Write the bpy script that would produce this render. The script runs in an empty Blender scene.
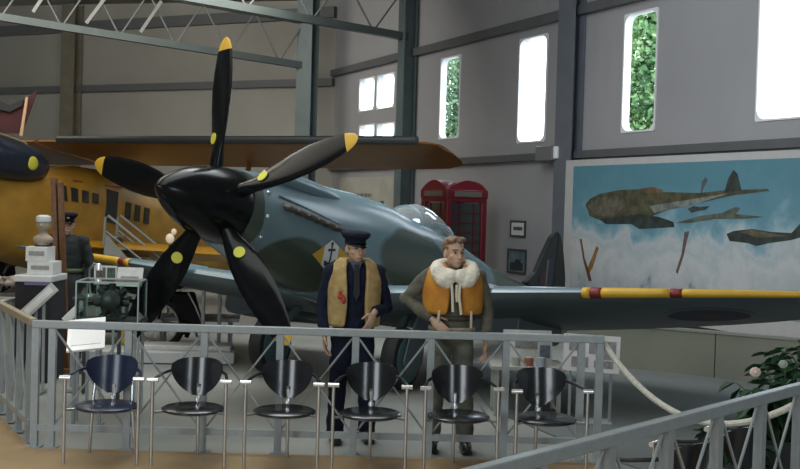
import bpy, bmesh, math, random
from math import sin, cos, pi, sqrt, radians as R
from mathutils import Vector, Matrix, Euler, noise

SC = bpy.context.scene
COL = SC.collection
random.seed(7)

# ------------------------------------------------------------------ camera, sky, lights, exposure
F_PX, PITCH, ROLL, EYE = 1100.0, 0.0231, 0.029, 1.95
cam_d = bpy.data.cameras.new('camera'); cam = bpy.data.objects.new('camera', cam_d); COL.objects.link(cam)
cam_d.sensor_width = 36; cam_d.lens = F_PX*36/800; cam_d.clip_end = 300
CM = Matrix.Translation((0, 0, EYE)) @ Matrix.Rotation(pi/2-PITCH, 4, 'X') @ Matrix.Rotation(ROLL, 4, 'Z')
cam.matrix_world = CM
SC.camera = cam

world = bpy.data.worlds.new('sky'); SC.world = world; world.use_nodes = True
bg = world.node_tree.nodes['Background']
bg.inputs['Color'].default_value = (.80, .90, 1, 1); bg.inputs['Strength'].default_value = 3.2

def area(name, loc, target, sx, sy, power, col):
    d = bpy.data.lights.new(name, 'AREA'); d.shape = 'RECTANGLE'; d.size = sx; d.size_y = sy
    d.energy = power; d.color = col
    o = bpy.data.objects.new(name, d); COL.objects.link(o); o.location = loc
    o.rotation_euler = (Vector(target)-Vector(loc)).to_track_quat('-Z', 'Y').to_euler()
    return o
area('overhead_fill_front', (-1.8, 9.0, 7.2), (-1.8, 9.0, 0), 3.0, 13.0, 220, (.95, 1, .98))  # added overhead fill lamp; the roof has no opening above it
area('overhead_fill_left', (-6.0, 13.0, 7.3), (-6.0, 13, 0), 3.0, 12.0, 150, (1, .93, .80))  # warm fill lamp added above the left side of the hall
area('overhead_fill_rear', (-7.5, 23.0, 7.3), (-8.5, 30.0, 2.0), 10.0, 4.0, 460, (1, .97, .88))  # added fill lamp under the roof that lifts the back wall
area('overhead_fill_right', (1.0, 14.0, 7.2), (5.0, 17.0, 1.0), 2.0, 10.0, 170, (.92, .96, 1))  # extra fill added overhead to brighten the right wall
area('unseen_daylight_left', (-6.5, -4.6, 2.9), (2.5, 16, 1.8), 6.0, 3.8, 330, (.86, .94, 1))  # unseen daylight source behind the camera, aimed to lift the right wall
area('unseen_daylight_right', (7.0, -2.5, 2.9), (0, 13, 1.4), 3.0, 3.6, 130, (.84, .93, 1))  # unseen source added on the right to brighten the fighter's port flank

SC.view_settings.view_transform = 'Standard'; SC.view_settings.look = 'None'
SC.view_settings.gamma = 1; SC.view_settings.use_curve_mapping = False
SC.view_settings.exposure = 1.0

# ------------------------------------------------------------------ helpers
def ray(px, py):
    d = Vector(((px-400)/F_PX, -(py-234.5)/F_PX, -1))
    return (CM.to_3x3() @ d)
def at_floor(px, py, z=0):
    d = ray(px, py); t = (z-EYE)/d.z
    return Vector((0, 0, EYE)) + d*t
def at_y(px, py, y):
    d = ray(px, py)
    return Vector((0, 0, EYE)) + d*(y/d.y)

MATS = {}
def mat(name, col, rough=.5, metal=0.0, var=0.0, scale=8.0, col2=None, bump=0.0, coat=0.0, spec=.5):
    """procedural principled material: two tones broken up by noise, optional bump"""
    if name in MATS: return MATS[name]
    m = bpy.data.materials.new(name); m.use_nodes = True; MATS[name] = m
    nt = m.node_tree; b = nt.nodes['Principled BSDF']
    b.inputs['Roughness'].default_value = rough; b.inputs['Metallic'].default_value = metal
    b.inputs['Specular IOR Level'].default_value = spec
    b.inputs['Coat Weight'].default_value = coat; b.inputs['Coat Roughness'].default_value = .12
    tc = nt.nodes.new('ShaderNodeTexCoord'); nz = nt.nodes.new('ShaderNodeTexNoise')
    nz.inputs['Scale'].default_value = scale; nz.inputs['Detail'].default_value = 3
    nt.links.new(tc.outputs['Object'], nz.inputs['Vector'])
    c2 = col2 or tuple(c*(1-var) for c in col)
    rp = nt.nodes.new('ShaderNodeValToRGB')
    rp.color_ramp.elements[0].position = .35; rp.color_ramp.elements[1].position = .65
    rp.color_ramp.elements[0].color = (*c2, 1); rp.color_ramp.elements[1].color = (*col, 1)
    nt.links.new(nz.outputs['Fac'], rp.inputs['Fac']); nt.links.new(rp.outputs['Color'], b.inputs['Base Color'])
    if bump:
        bp = nt.nodes.new('ShaderNodeBump'); bp.inputs['Strength'].default_value = bump; bp.inputs['Distance'].default_value = .02
        nt.links.new(nz.outputs['Fac'], bp.inputs['Height']); nt.links.new(bp.outputs['Normal'], b.inputs['Normal'])
    return m

def glass(name, tint=(.9, .95, .95), gloss=.12, rough=.03, dust=0.0):
    if name in MATS: return MATS[name]
    m = bpy.data.materials.new(name); m.use_nodes = True; MATS[name] = m
    nt = m.node_tree; nt.nodes.clear()
    out = nt.nodes.new('ShaderNodeOutputMaterial'); mx = nt.nodes.new('ShaderNodeMixShader'); bo_ = nt.nodes.new('ShaderNodeMixShader'); df = nt.nodes.new('ShaderNodeBsdfDiffuse')
    tr = nt.nodes.new('ShaderNodeBsdfTransparent'); gl = nt.nodes.new('ShaderNodeBsdfGlossy')
    lw = nt.nodes.new('ShaderNodeLayerWeight'); lw.inputs['Blend'].default_value = gloss
    tr.inputs['Color'].default_value = (*tint, 1); gl.inputs['Roughness'].default_value = rough
    gl.inputs['Color'].default_value = (.9, .95, 1, 1)
    nt.links.new(lw.outputs['Facing'], mx.inputs['Fac']); nt.links.new(tr.outputs[0], mx.inputs[1])
    nt.links.new(gl.outputs[0], mx.inputs[2]); df.inputs['Color'].default_value = (.42, .46, .46, 1); bo_.inputs['Fac'].default_value = dust
    nt.links.new(mx.outputs[0], bo_.inputs[1]); nt.links.new(df.outputs[0], bo_.inputs[2]); nt.links.new(bo_.outputs[0] if dust else mx.outputs[0], out.inputs['Surface'])
    return m

class MB:
    def __init__(s): s.v = []; s.f = []
    def add(s, vs, fs):
        n = len(s.v); s.v += [Vector(p) for p in vs]; s.f += [tuple(i+n for i in f) for f in fs]; return s
    def box(s, c, d, rot=None):
        c = Vector(c); M = rot or Matrix.Identity(3); vs = []
        for x in (-1, 1):
            for y in (-1, 1):
                for z in (-1, 1): vs.append(c + M @ Vector((x*d[0]/2, y*d[1]/2, z*d[2]/2)))
        return s.add(vs, [(0, 1, 3, 2), (4, 6, 7, 5), (0, 4, 5, 1), (2, 3, 7, 6), (0, 2, 6, 4), (1, 5, 7, 3)])
    def bar(s, p0, p1, w, h, up=(0, 0, 1)):
        p0, p1 = Vector(p0), Vector(p1); d = (p1-p0).normalized(); u = Vector(up)
        if abs(d.dot(u)) > .98: u = Vector((0, 1, 0))
        x = d.cross(u).normalized(); z = x.cross(d).normalized()
        q = [x*w/2*a + z*h/2*b for a, b in ((-1, -1), (1, -1), (1, 1), (-1, 1))]
        return s.loft([[p0+k for k in q], [p1+k for k in q]])
    def loft(s, rings, cap=True, closed=True):
        n = len(rings[0]); vs = [p for r in rings for p in r]; fs = []
        for i in range(len(rings)-1):
            for j in range(n if closed else n-1):
                k = (j+1) % n
                fs.append((i*n+j, i*n+k, (i+1)*n+k, (i+1)*n+j))
        if cap: fs.append(tuple(range(n-1, -1, -1))); fs.append(tuple(range((len(rings)-1)*n, len(rings)*n)))
        return s.add(vs, fs)
    def tube(s, pts, r, n=8, rs=None, flat=1.0):
        pts = [Vector(p) for p in pts]; rings = []; ref = None
        for i, p in enumerate(pts):
            d = (pts[min(i+1, len(pts)-1)]-pts[max(i-1, 0)]).normalized()
            if ref is None:
                ref = Vector((0, 0, 1)) if abs(d.z) < .9 else Vector((1, 0, 0))
            x = d.cross(ref).normalized(); y = x.cross(d).normalized(); ref = y
            rr = rs[i] if rs else r
            rings.append([p + (x*cos(2*pi*k/n) + y*sin(2*pi*k/n)*flat)*rr for k in range(n)])
        return s.loft(rings)
    def cyl(s, p0, p1, r0, r1=None, n=16): return s.tube([p0, p1], r0, n, [r0, r0 if r1 is None else r1])
    def ell(s, c, r, n=16, m=10, rot=None):
        c = Vector(c); M = rot or Matrix.Identity(3)
        rr = r if hasattr(r, '__len__') else (r, r, r); rings = []
        for i in range(1, m):
            t = pi*i/m
            rings.append([c + M @ Vector((rr[0]*sin(t)*cos(2*pi*k/n), rr[1]*sin(t)*sin(2*pi*k/n), -rr[2]*cos(t))) for k in range(n)])
        a = len(s.v); s.loft(rings, cap=False)
        s.v += [c + M @ Vector((0, 0, -rr[2])), c + M @ Vector((0, 0, rr[2]))]
        b = len(s.v)-2; L = a+(m-2)*n
        for k in range(n):
            s.f.append((b, a+(k+1) % n, a+k)); s.f.append((b+1, L+k, L+(k+1) % n))
        return s
    def prism(s, poly, off):
        off = Vector(off); p = [Vector(q) for q in poly]
        return s.loft([p, [q+off for q in p]])
    def revolve(s, prof, axis='Z', n=24, M=None, cap=True):
        rings = []
        for r, h in prof:
            ring = []
            for k in range(n):
                a, b = r*cos(2*pi*k/n), r*sin(2*pi*k/n)
                q = Vector((a, b, h)) if axis == 'Z' else (Vector((a, h, b)) if axis == 'Y' else Vector((h, a, b)))
                ring.append(M @ q if M else q)
            rings.append(ring)
        return s.loft(rings, cap)
    def build(s, name, m, parent=None, smooth=True, bevel=0, solid=0, ang=40, sub=0):
        me = bpy.data.meshes.new(name); me.from_pydata([tuple(v) for v in s.v], [], s.f)
        bm = bmesh.new(); bm.from_mesh(me); bmesh.ops.recalc_face_normals(bm, faces=bm.faces); bm.to_mesh(me); bm.free()
        me.materials.append(m)
        if smooth:
            me.polygons.foreach_set('use_smooth', [True]*len(me.polygons))
            me.set_sharp_from_angle(angle=R(ang))
        o = bpy.data.objects.new(name, me); COL.objects.link(o)
        if parent: o.parent = parent
        if solid:
            k = o.modifiers.new('solid', 'SOLIDIFY'); k.thickness = solid; k.offset = 0
        if bevel:
            k = o.modifiers.new('bevel', 'BEVEL'); k.width = bevel; k.segments = 2; k.limit_method = 'ANGLE'
        if sub:
            k = o.modifiers.new('sub', 'SUBSURF'); k.levels = sub; k.render_levels = sub
        return o

def tag(o, label=None, cat=None, group=None, kind=None):
    if label: o['label'] = label
    if cat: o['category'] = cat
    if group: o['group'] = group
    if kind: o['kind'] = kind
    return o
def thing(name, label, cat, loc=(0, 0, 0), rz=0, group=None):
    o = bpy.data.objects.new(name, None); COL.objects.link(o)
    o.location = loc; o.rotation_euler = (0, 0, rz); o.empty_display_size = .2
    return tag(o, label, cat, group)
def struct(name, mb, m, parent=None, **k):
    o = mb.build(name, m, parent, **k)
    if not parent: o['kind'] = 'structure'
    return o
def copy_tree(o, parent=None):
    c = o.copy(); COL.objects.link(c)
    if parent: c.parent = parent; c.matrix_parent_inverse = o.matrix_parent_inverse
    for ch in [x for x in bpy.data.objects if x.parent == o]: copy_tree(ch, c)
    return c
def fuse(name, mb, m, parent, voxel=.008, smooth=4, wr=0.0, wscale=9.0):
    """merge overlapping closed pieces into one continuous skin"""
    o = mb.build(name, m, parent, smooth=False)
    k = o.modifiers.new('r', 'REMESH'); k.mode = 'VOXEL'; k.voxel_size = voxel; k.use_smooth_shade = True
    if smooth:
        k = o.modifiers.new('s', 'SMOOTH'); k.iterations = smooth; k.factor = .5
    bpy.context.view_layer.update()
    dg = bpy.context.evaluated_depsgraph_get()
    me = bpy.data.meshes.new_from_object(o.evaluated_get(dg))
    o.modifiers.clear(); old = o.data; o.data = me; me.name = name; bpy.data.meshes.remove(old)
    if wr:
        for v in me.vertices:
            v.co += v.normal * wr * noise.noise(Vector((v.co.x*wscale, v.co.y*wscale, v.co.z*wscale*1.5)))
    me.polygons.foreach_set('use_smooth', [True]*len(me.polygons))
    if not me.materials: me.materials.append(m)
    return o

# ------------------------------------------------------------------ materials
M_white = mat('white_paint', (.55, .56, .56), .5, var=.08)
M_board = mat('white_board', (.62, .62, .60), .6, var=.12, scale=14)
M_black = mat('black_gloss', (.006, .007, .008), .20, coat=0, var=.2, spec=.18)
M_dark = mat('dark_metal', (.02, .022, .024), .45, var=.3, scale=14)
M_rubber = mat('tyre_rubber', (.016, .017, .018), .75, var=.25)
M_steel = mat('bright_steel', (.62, .64, .66), .28, 1.0, var=.1)
M_rail = mat('grey_rail_paint', (.29, .32, .325), .34, var=.10, scale=20)
M_yel = mat('yellow_marking', (.62, .37, .03), .5, var=.1)
M_red = mat('red_marking', (.20, .018, .015), .5, var=.15)
M_navy = mat('navy_cloth', (.010, .014, .030), .95, var=.3, scale=30, bump=.2, spec=.2)
M_wood = mat('brown_timber', (.17, .07, .022), .55, col2=(.10, .04, .014), scale=22)

# ------------------------------------------------------------------ the hall
P0 = Vector((4.52, 16.9, 0)); ET = Vector((.4393, -.8983, 0)); EN = Vector((-.8983, -.4393, 0)); EZ = Vector((0, 0, 1))
def wall_sz(px, py, off=0.0):
    d = ray(px, py); o = Vector((0, 0, EYE)); q = P0+EN*off
    t = (q-o).dot(EN)/d.dot(EN); p = o+d*t
    return (p-P0).dot(ET), p.z
def WP(s_, z, off=0.0): return P0 + ET*s_ + EN*off + EZ*z

# wall material: painted steel sheets with faint vertical seams
def panel_mat(name, col, col2, seam):
    m = mat(name, col, .75, col2=col2, scale=.35)
    nt = m.node_tree; b = nt.nodes['Principled BSDF']; src = b.inputs['Base Color'].links[0].from_socket
    tc = nt.nodes.new('ShaderNodeTexCoord'); wv = nt.nodes.new('ShaderNodeTexWave')
    wv.wave_type = 'BANDS'; wv.bands_direction = 'X'; wv.inputs['Scale'].default_value = seam
    nt.links.new(tc.outputs['Object'], wv.inputs['Vector'])
    bp = nt.nodes.new('ShaderNodeBump'); bp.inputs['Strength'].default_value = .10; bp.inputs['Distance'].default_value = .02
    nt.links.new(wv.outputs['Fac'], bp.inputs['Height']); nt.links.new(bp.outputs['Normal'], b.inputs['Normal'])
    return m
M_wallR = panel_mat('wall_sheet_grey', (.30, .30, .31), (.26, .26, .275), .9)
M_wallB = panel_mat('wall_sheet_beige', (.27, .265, .24), (.23, .225, .20), .6)
M_green = mat('steel_green_grey', (.085, .115, .12), .5, var=.15, scale=3)
M_girt = mat('girt_dark_grey', (.095, .10, .105), .5, var=.1, scale=3)
M_roof = mat('roof_sheet', (.16, .155, .12), .8, var=.2, scale=1.2)
M_floorA = mat('exhibit_floor_grey', (.30, .305, .28), .45, col2=(.23, .24, .225), scale=.8)
M_floorB = mat('visitor_floor_tan', (.36, .245, .125), .5, col2=(.30, .20, .10), scale=2.5)

RA, RB = Vector((-2.82, 8.58, 0)), Vector((1.60, 8.64, 0))     # ends of the long railing
RL = Vector((-3.78, 10.3, 0)); RL2 = RA + (RL-RA)*1.5
fl = MB(); fl.box((-4, 14.5, -.06), (36, 44, .10)); struct('floor', fl, M_floorA, smooth=False)
vf = MB()
vf.prism([(-13, -6, -.008), (3.4, -6, -.008), (3.4, 4.0, -.008), (1.62, 8.60, -.008), (-2.82, 8.54, -.008), (RL2.x-.05, RL2.y, -.008), (-13, RL2.y, -.008)], (0, 0, .014))
struct('floor_visitor_area', vf, M_floorB, smooth=False)

dk = MB(); dk.prism([(1.75, 8.72, -.008), (3.6, 5.6, -.008), (9.0, 5.6, -.008), (6.1, 12.0, -.008), (2.3, 14.4, -.008), (.75, 14.0, -.008), (.95, 10.8, -.008)], (0, 0, .012))  # flat darker zone laid over the right part of the floor
struct('floor_dark_area', dk, mat('floor_dark_grey', (.135, .155, .155), .6, col2=(.12, .135, .13), scale=1.2), smooth=False)
WALL_TOP = 8.6
S0, S1 = -14.6, 24.0
holes = []
def hole(x0, y0, x1, y1):
    a = wall_sz(x0, (y0+y1)/2); b = wall_sz(x1, (y0+y1)/2); m = (x0+x1)/2
    zt = wall_sz(m, y0)[1]; zb = wall_sz(m, y1)[1]
    holes.append((a[0], b[0], zb, zt))
hole(360, 79, 374.5, 110); hole(377.5, 75, 394.5, 107.5)
hole(360, 125.5, 374.5, 137.5); hole(377.5, 124, 394.5, 137.5)
hole(441, 58, 459.5, 137.5)
hole(519.5, 38, 546, 141)
hole(624.5, 13, 656, 130)
hole(760, -36, 822, 117)
ss = sorted({S0, S1} | {h[0] for h in holes} | {h[1] for h in holes})
zs = sorted({-.1, WALL_TOP} | {h[2] for h in holes} | {h[3] for h in holes})
w = MB()
for i in range(len(ss)-1):
    for j in range(len(zs)-1):
        sc_, zc = (ss[i]+ss[i+1])/2, (zs[j]+zs[j+1])/2
        if any(h[0] < sc_ < h[1] and h[2] < zc < h[3] for h in holes): continue
        w.add([WP(ss[i], zs[j]), WP(ss[i+1], zs[j]), WP(ss[i+1], zs[j+1]), WP(ss[i], zs[j+1])], [(0, 1, 2, 3)])
MW = Matrix(((ET.x, EN.x, 0, P0.x), (ET.y, EN.y, 0, P0.y), (0, 0, 1, 0), (0, 0, 0, 1)))
def to_wall(o):                                       # let a wall part use the wall's own axes
    o.data.transform(MW.inverted()); o.matrix_world = MW; return o
to_wall(struct('wall_right', w, M_wallR, smooth=False))
M_frame = mat('window_reveal_white', (.70, .71, .72), .5, var=.04)
M_pane = glass('window_pane', (.97, .99, 1), .04)
for i, (a, b, z0, z1) in enumerate(holes):
    n = 8; rad = min(.16, (b-a)*.35, (z1-z0)*.35); inner = []
    for cx, cz, t0 in ((b-rad, z1-rad, 0), (a+rad, z1-rad, 90), (a+rad, z0+rad, 180), (b-rad, z0+rad, 270)):
        for k in range(n):
            t = R(t0+90*k/(n-1)); inner.append((cx+rad*cos(t), cz+rad*sin(t)))
    def outer(p):
        cx, cz = (a+b)/2, (z0+z1)/2; hx, hz = (b-a)/2+.03, (z1-z0)/2+.03
        dx, dz = p[0]-cx, p[1]-cz; k = min(hx/abs(dx) if abs(dx) > 1e-6 else 9e9, hz/abs(dz) if abs(dz) > 1e-6 else 9e9)
        return (cx+dx*k, cz+dz*k)
    f = MB(); loops = []
    for (q, off) in ((outer, .02), (None, .02), (None, -.13), (outer, -.13)):
        loops.append([WP(*(q(p) if q else p), off) for p in inner])
    f.loft(loops+[loops[0]], cap=False)
    fo = to_wall(struct('window_%d' % (i+1), f, M_frame, ang=30))
    g = MB(); g.add([WP(a, z0, -.03), WP(b, z0, -.03), WP(b, z1, -.03), WP(a, z1, -.03)], [(0, 1, 2, 3)])
    go = g.build('pane', M_pane, None, smooth=False); go.data.transform(MW.inverted()); go.parent = fo

zM = wall_sz(750, 335, .34)[1]
dd_ = MB(); dd_.bar(WP(-4.5, zM/2, .03), WP(S1-6, zM/2, .03), .06, zM); struct('trim_12', dd_, mat('dado_green_grey', (.13, .135, .105), .6, var=.15, scale=1.5), smooth=False)
corner = WP(S0, 0)
B1 = Vector((-24, 40.0, 0)) if False else corner + Vector((-22, 10.5, 0))
bw = MB(); bw.add([corner-EZ*.1, B1-EZ*.1, B1+EZ*WALL_TOP, corner+EZ*WALL_TOP], [(0, 1, 2, 3)])
struct('wall_back', bw, M_wallB, smooth=False)
NEAR = WP(S1, 0); LN = Vector((-13.5, -6, 0))
lw = MB(); lw.add([B1, LN, LN+EZ*WALL_TOP, B1+EZ*WALL_TOP], [(0, 1, 2, 3)]); struct('wall_left', lw, M_wallB, smooth=False)
nw = MB(); nw.add([LN, NEAR, NEAR+EZ*WALL_TOP, LN+EZ*WALL_TOP], [(0, 1, 2, 3)]); struct('wall_front', nw, M_wallB, smooth=False)
TD = EN                                                   # trusses run square to the right wall
def roof_z(p): return 7.55 + .066*max(0, (p-corner).dot(EN))
rf = MB()
q = [corner-EN*.4, NEAR-EN*.4, LN+Vector((-6, -2, 0)), B1+Vector((-3, 2, 0))]
rf.add([p+EZ*roof_z(p) for p in q], [(0, 1, 2, 3)]); struct('ceiling', rf, M_roof, smooth=False)

def girt(name, s0, s1, z, m=M_girt, h=.14):
    b = MB(); b.bar(WP(s0, z, .07), WP(s1, z, .07), .14, h); struct(name, b, m, smooth=False)
zA = wall_sz(690, 149)[1]; zB = wall_sz(500, 32)[1]
girt('trim_1', S0, S1-8, zA, h=.13); girt('trim_2', S0, S1-8, zB, h=.17)
bd = (B1-corner).normalized(); bn = Vector((bd.y, -bd.x, 0))
if bn.y > 0: bn = -bn
def BP(s_, z, off=0): return corner + bd*s_ + bn*off + EZ*z
def back_hit(px, py):
    d = ray(px, py); o = Vector((0, 0, EYE)); t = (corner-o).dot(bn)/d.dot(bn); p = o+d*t
    return (p-corner).dot(bd), p.z
for i, (x, y, h) in enumerate(((200, 86, .2), (200, 20.5, .30))):
    b = MB(); z = back_hit(x, y)[1]; b.bar(BP(0, z, .08), BP(22, z, .08), .16, h); struct('trim_%d' % (3+i), b, M_girt, smooth=False)
# steel columns: I sections standing in front of the walls
def column(name, base, axis, wdt, dep, m):
    n = Vector((-axis.y, axis.x, 0)); b = MB(); hh = Vector((0, 0, roof_z(base)-.05))
    for k in (-1, 1): b.bar(base+n*k*dep/2, base+n*k*dep/2+hh, wdt, .03, up=n)
    b.bar(base, base+hh, .03, dep, up=n) if False else b.bar(base, base+hh, .06, dep, up=n)
    struct(name, b, m, smooth=False)
def col_at(px, off): return WP(wall_sz(px, 200)[0], 0, off)
column('trim_5', col_at(411.5, .22), ET, .34, .30, M_green)
column('trim_6', WP(wall_sz(576, 100)[0], 0, .14), ET, .50, .22, mat('steel_blue_grey', (.12, .135, .16), .5, var=.1, scale=3))
cpos = at_y(306.5, 100, 28.6); cpos.z = 0
column('trim_7', cpos, bd, .44, .34, M_green)
sL = back_hit(76.5, 100)[0]
column('trim_8', BP(sL, 0, .26), bd, .52, .34, mat('steel_olive_column', (.15, .135, .10), .6, var=.2, scale=3))

# lattice trusses: bottom chord, top chord and webs
def truss(name, base, z0, length, m_ch, m_web, depth=1.05, pitch=1.35):
    b = MB(); sl = .066
    P = lambda t, dz: base + TD*t + EZ*(z0+sl*t+dz)
    b.bar(P(0, 0), P(length, 0), .16, .17); b.bar(P(0, depth), P(length, depth), .16, .17)
    o = struct(name, b, mat('truss_green', (.045, .06, .06), .6, var=.15, scale=3), smooth=False)
    k = 0; t = .1; wb = MB()
    while t < length-pitch:
        wb.cyl(P(t, depth), P(t+pitch/2, 0), .022, n=6); wb.cyl(P(t+pitch/2, 0), P(t+pitch, depth), .022, n=6)
        t += pitch
    wb.build('truss_web', m_web, o)
pA = col_at(411.5, .25); zt = at_y(400, 36, pA.y).z
truss('trim_9', pA, zt-.02, 17, M_green, M_girt, 1.1, 1.5)
zt2 = at_y(300, 66, cpos.y).z
truss('trim_10', cpos, zt2, 14, M_green, M_girt, 1.15, 1.35)
# pale angled braces on the nearer left part of the second truss
tb = MB()
for x, y, x2, y2 in ((32, 13, 43, -4), (85, 24, 106, -4), (139, 33, 160, 2)):
    def on_truss(px, py):
        d = ray(px, py); o = Vector((0, 0, EYE)); nrm = Vector((TD.y, -TD.x, 0)); t = (cpos-o).dot(nrm)/d.dot(nrm)
        return o+d*t
    a, b_ = on_truss(x, y), on_truss(x2, y2); tb.bar(a+ET*.12, b_+ET*.12, .075, .075)
struct('trim_11', tb, mat('pale_brace_paint', (.15, .155, .15), .7, var=.05), smooth=False)

# ------------------------------------------------------------------ trees outside the windows
def tree(label, loc, h, rad, zlo, nleaf, cols, seed):
    rnd = random.Random(seed); t = thing('tree', label, 'tree', loc)
    tr = MB(); tr.tube([(0, 0, -.1), (.05, 0, h*.5), (0, .05, h)], .12, 8, [.16, .11, .03]); tr.build('trunk', mat('bark', (.09, .065, .045), .9, var=.4, bump=.4), t)
    lf = MB()
    for _ in range(nleaf):
        a = rnd.random()*2*pi; zz = zlo + (h-zlo)*rnd.random(); k = sqrt(rnd.random())*rad*(1.0-.5*abs(zz-(zlo+h)/2)/((h-zlo)/2))
        c = Vector((cos(a)*k, sin(a)*k, zz)); s_ = .03+.045*rnd.random()
        e = Euler((rnd.random()*6, rnd.random()*6, rnd.random()*6)).to_matrix()
        lf.add([c+e @ Vector(p)*s_ for p in ((-.5, -1, 0), (.5, -1, 0), (.65, .2, .1), (0, 1.2, 0), (-.65, .2, .1))], [(0, 1, 2, 3, 4)])
    lf.build('foliage', mat('leaf_'+cols[0], cols[1], .6, col2=cols[2], scale=1.6), t, smooth=False)
    for d in ((1, .2, .5), (-.8, .5, .6), (.2, -.9, .7)):
        b = MB(); b.tube([(0, 0, h*.45), Vector(d)*rad*.5+Vector((0, 0, h*.45)), Vector(d)*rad*.8+Vector((0, 0, h*.6))], .04, 6, [.06, .04, .015])
        b.build('branch', MATS['bark'], t)
g1 = at_y(648, 70, 25.0); g2 = at_y(455, 95, 32.0)
tree('dense bright green tree seen through the tall window above the mural', (g1.x, g1.y, 0), 8.6, 1.45, 2.2, 26000, ('a', (.26, .42, .16), (.05, .16, .06)), 3)
tree('thin leafy tree seen through the narrow window right of the post', (g2.x, g2.y, 0), 9.0, 1.15, 3.0, 9500, ('b', (.24, .36, .18), (.06, .14, .07)), 5)

# ------------------------------------------------------------------ single seat fighter with five-bladed propeller
HUB = Vector((-1.77, 10.37, 1.955)); YAW, PIT = .5144, .182
plane = thing('fighter_aircraft', 'blue grey single seat propeller fighter with five black blades and dark green camouflage', 'aircraft', (HUB.x, HUB.y, 0), -YAW)
TILT = Matrix.Translation((0, 0, HUB.z)) @ Matrix.Rotation(-PIT, 4, 'X')
def pl(mb, name, m, parent=None, **k):
    o = mb.build(name, m, parent or plane, **k)
    if not parent: o.matrix_local = TILT
    return o
SEC = [(.16, .37, .37, -.37), (.45, .40, .41, -.46), (.95, .43, .46, -.58), (1.6, .45, .53, -.67), (2.3, .46, .585, -.72), (2.9, .46, .60, -.73),
       (3.4, .46, .56, -.72), (4.0, .45, .55, -.70), (4.7, .42, .50, -.66), (5.4, .38, .40, -.58), (6.3, .31, .31, -.45), (7.2, .23, .27, -.32),
       (8.0, .15, .26, -.21), (8.6, .09, .27, -.12), (8.95, .04, .22, -.06)]
def sec(a):
    a = max(SEC[0][0], min(a, SEC[-1][0]))
    for p, q in zip(SEC, SEC[1:]):
        if p[0] <= a <= q[0]:
            t = (a-p[0])/(q[0]-p[0]); return [p[i]+(q[i]-p[i])*t for i in (1, 2, 3)]
EXP = 2.35
def side_w(a, u):
    hw, tp, bt = sec(a); m, h = (tp+bt)/2, (tp-bt)/2
    return hw*(max(0, 1-abs((u-m)/h)**EXP))**(1/EXP)
def fus_ring(a, n=40):
    hw, tp, bt = sec(a); m, h = (tp+bt)/2, (tp-bt)/2; r = []
    for k in range(n):
        t = 2*pi*k/n; c, s_ = cos(t), sin(t)
        r.append(Vector((hw*math.copysign(abs(c)**(2/EXP), c), a, m+h*math.copysign(abs(s_)**(2/EXP), s_))))
    return r
def camo(name, blobs, base, dark, rough=.25, nscale=.55, thr=.60):
    """two-tone disruptive paint: noise plus the big patches, all fixed in the aircraft's own axes"""
    m = bpy.data.materials.new(name); m.use_nodes = True; MATS[name] = m; nt = m.node_tree; b = nt.nodes['Principled BSDF']
    b.inputs['Roughness'].default_value = rough
    tc = nt.nodes.new('ShaderNodeTexCoord'); nz = nt.nodes.new('ShaderNodeTexNoise'); nz.inputs['Scale'].default_value = nscale; nz.inputs['Detail'].default_value = 1
    nt.links.new(tc.outputs['Object'], nz.inputs['Vector'])
    mr = nt.nodes.new('ShaderNodeMapRange'); mr.inputs['From Min'].default_value = thr-.015; mr.inputs['From Max'].default_value = thr+.015
    nt.links.new(nz.outputs['Fac'], mr.inputs['Value']); cur = mr.outputs['Result']
    nz2 = nt.nodes.new('ShaderNodeTexNoise'); nz2.inputs['Scale'].default_value = 1.6; nz2.inputs['Detail'].default_value = 1; nt.links.new(tc.outputs['Object'], nz2.inputs['Vector'])
    for (c, r) in blobs:
        vm = nt.nodes.new('ShaderNodeVectorMath'); vm.operation = 'SUBTRACT'; vm.inputs[1].default_value = c
        nt.links.new(tc.outputs['Object'], vm.inputs[0])
        vd = nt.nodes.new('ShaderNodeVectorMath'); vd.operation = 'DIVIDE'; vd.inputs[1].default_value = r; nt.links.new(vm.outputs[0], vd.inputs[0])
        vl = nt.nodes.new('ShaderNodeVectorMath'); vl.operation = 'LENGTH'; nt.links.new(vd.outputs[0], vl.inputs[0])
        wb_ = nt.nodes.new('ShaderNodeMath'); wb_.operation = 'MULTIPLY_ADD'; wb_.inputs[1].default_value = .5; nt.links.new(nz2.outputs['Fac'], wb_.inputs[0]); nt.links.new(vl.outputs['Value'], wb_.inputs[2])
        k = nt.nodes.new('ShaderNodeMapRange'); k.inputs['From Min'].default_value = 1.30; k.inputs['From Max'].default_value = 1.20
        nt.links.new(wb_.outputs[0], k.inputs['Value'])
        mx = nt.nodes.new('ShaderNodeMath'); mx.operation = 'MAXIMUM'; nt.links.new(cur, mx.inputs[0]); nt.links.new(k.outputs['Result'], mx.inputs[1]); cur = mx.outputs[0]
    mix = nt.nodes.new('ShaderNodeMix'); mix.data_type = 'RGBA'
    mix.inputs['A'].default_value = (*base, 1); mix.inputs['B'].default_value = (*dark, 1)
    nt.links.new(cur, mix.inputs['Factor']); nt.links.new(mix.outputs['Result'], b.inputs['Base Color'])
    return m
M_camo = camo('fighter_camouflage', [((.45, 1.0, -.50), (.6, .62, .34)), ((.3, .15, -.1), (.35, .16, .5)), ((.3, 3.3, -.05), (.6, .85, .42)), ((0, 7.0, .1), (1.2, 1.3, 1.2))],
              (.135, .205, .235), (.050, .066, .050), thr=.68)
M_under = mat('wing_underside_paint', (.095, .125, .135), .45, var=.15, scale=1.5)
M_fdark = mat('dark_green_tail_paint', (.011, .016, .015), .5, var=.2, scale=2)
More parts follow.
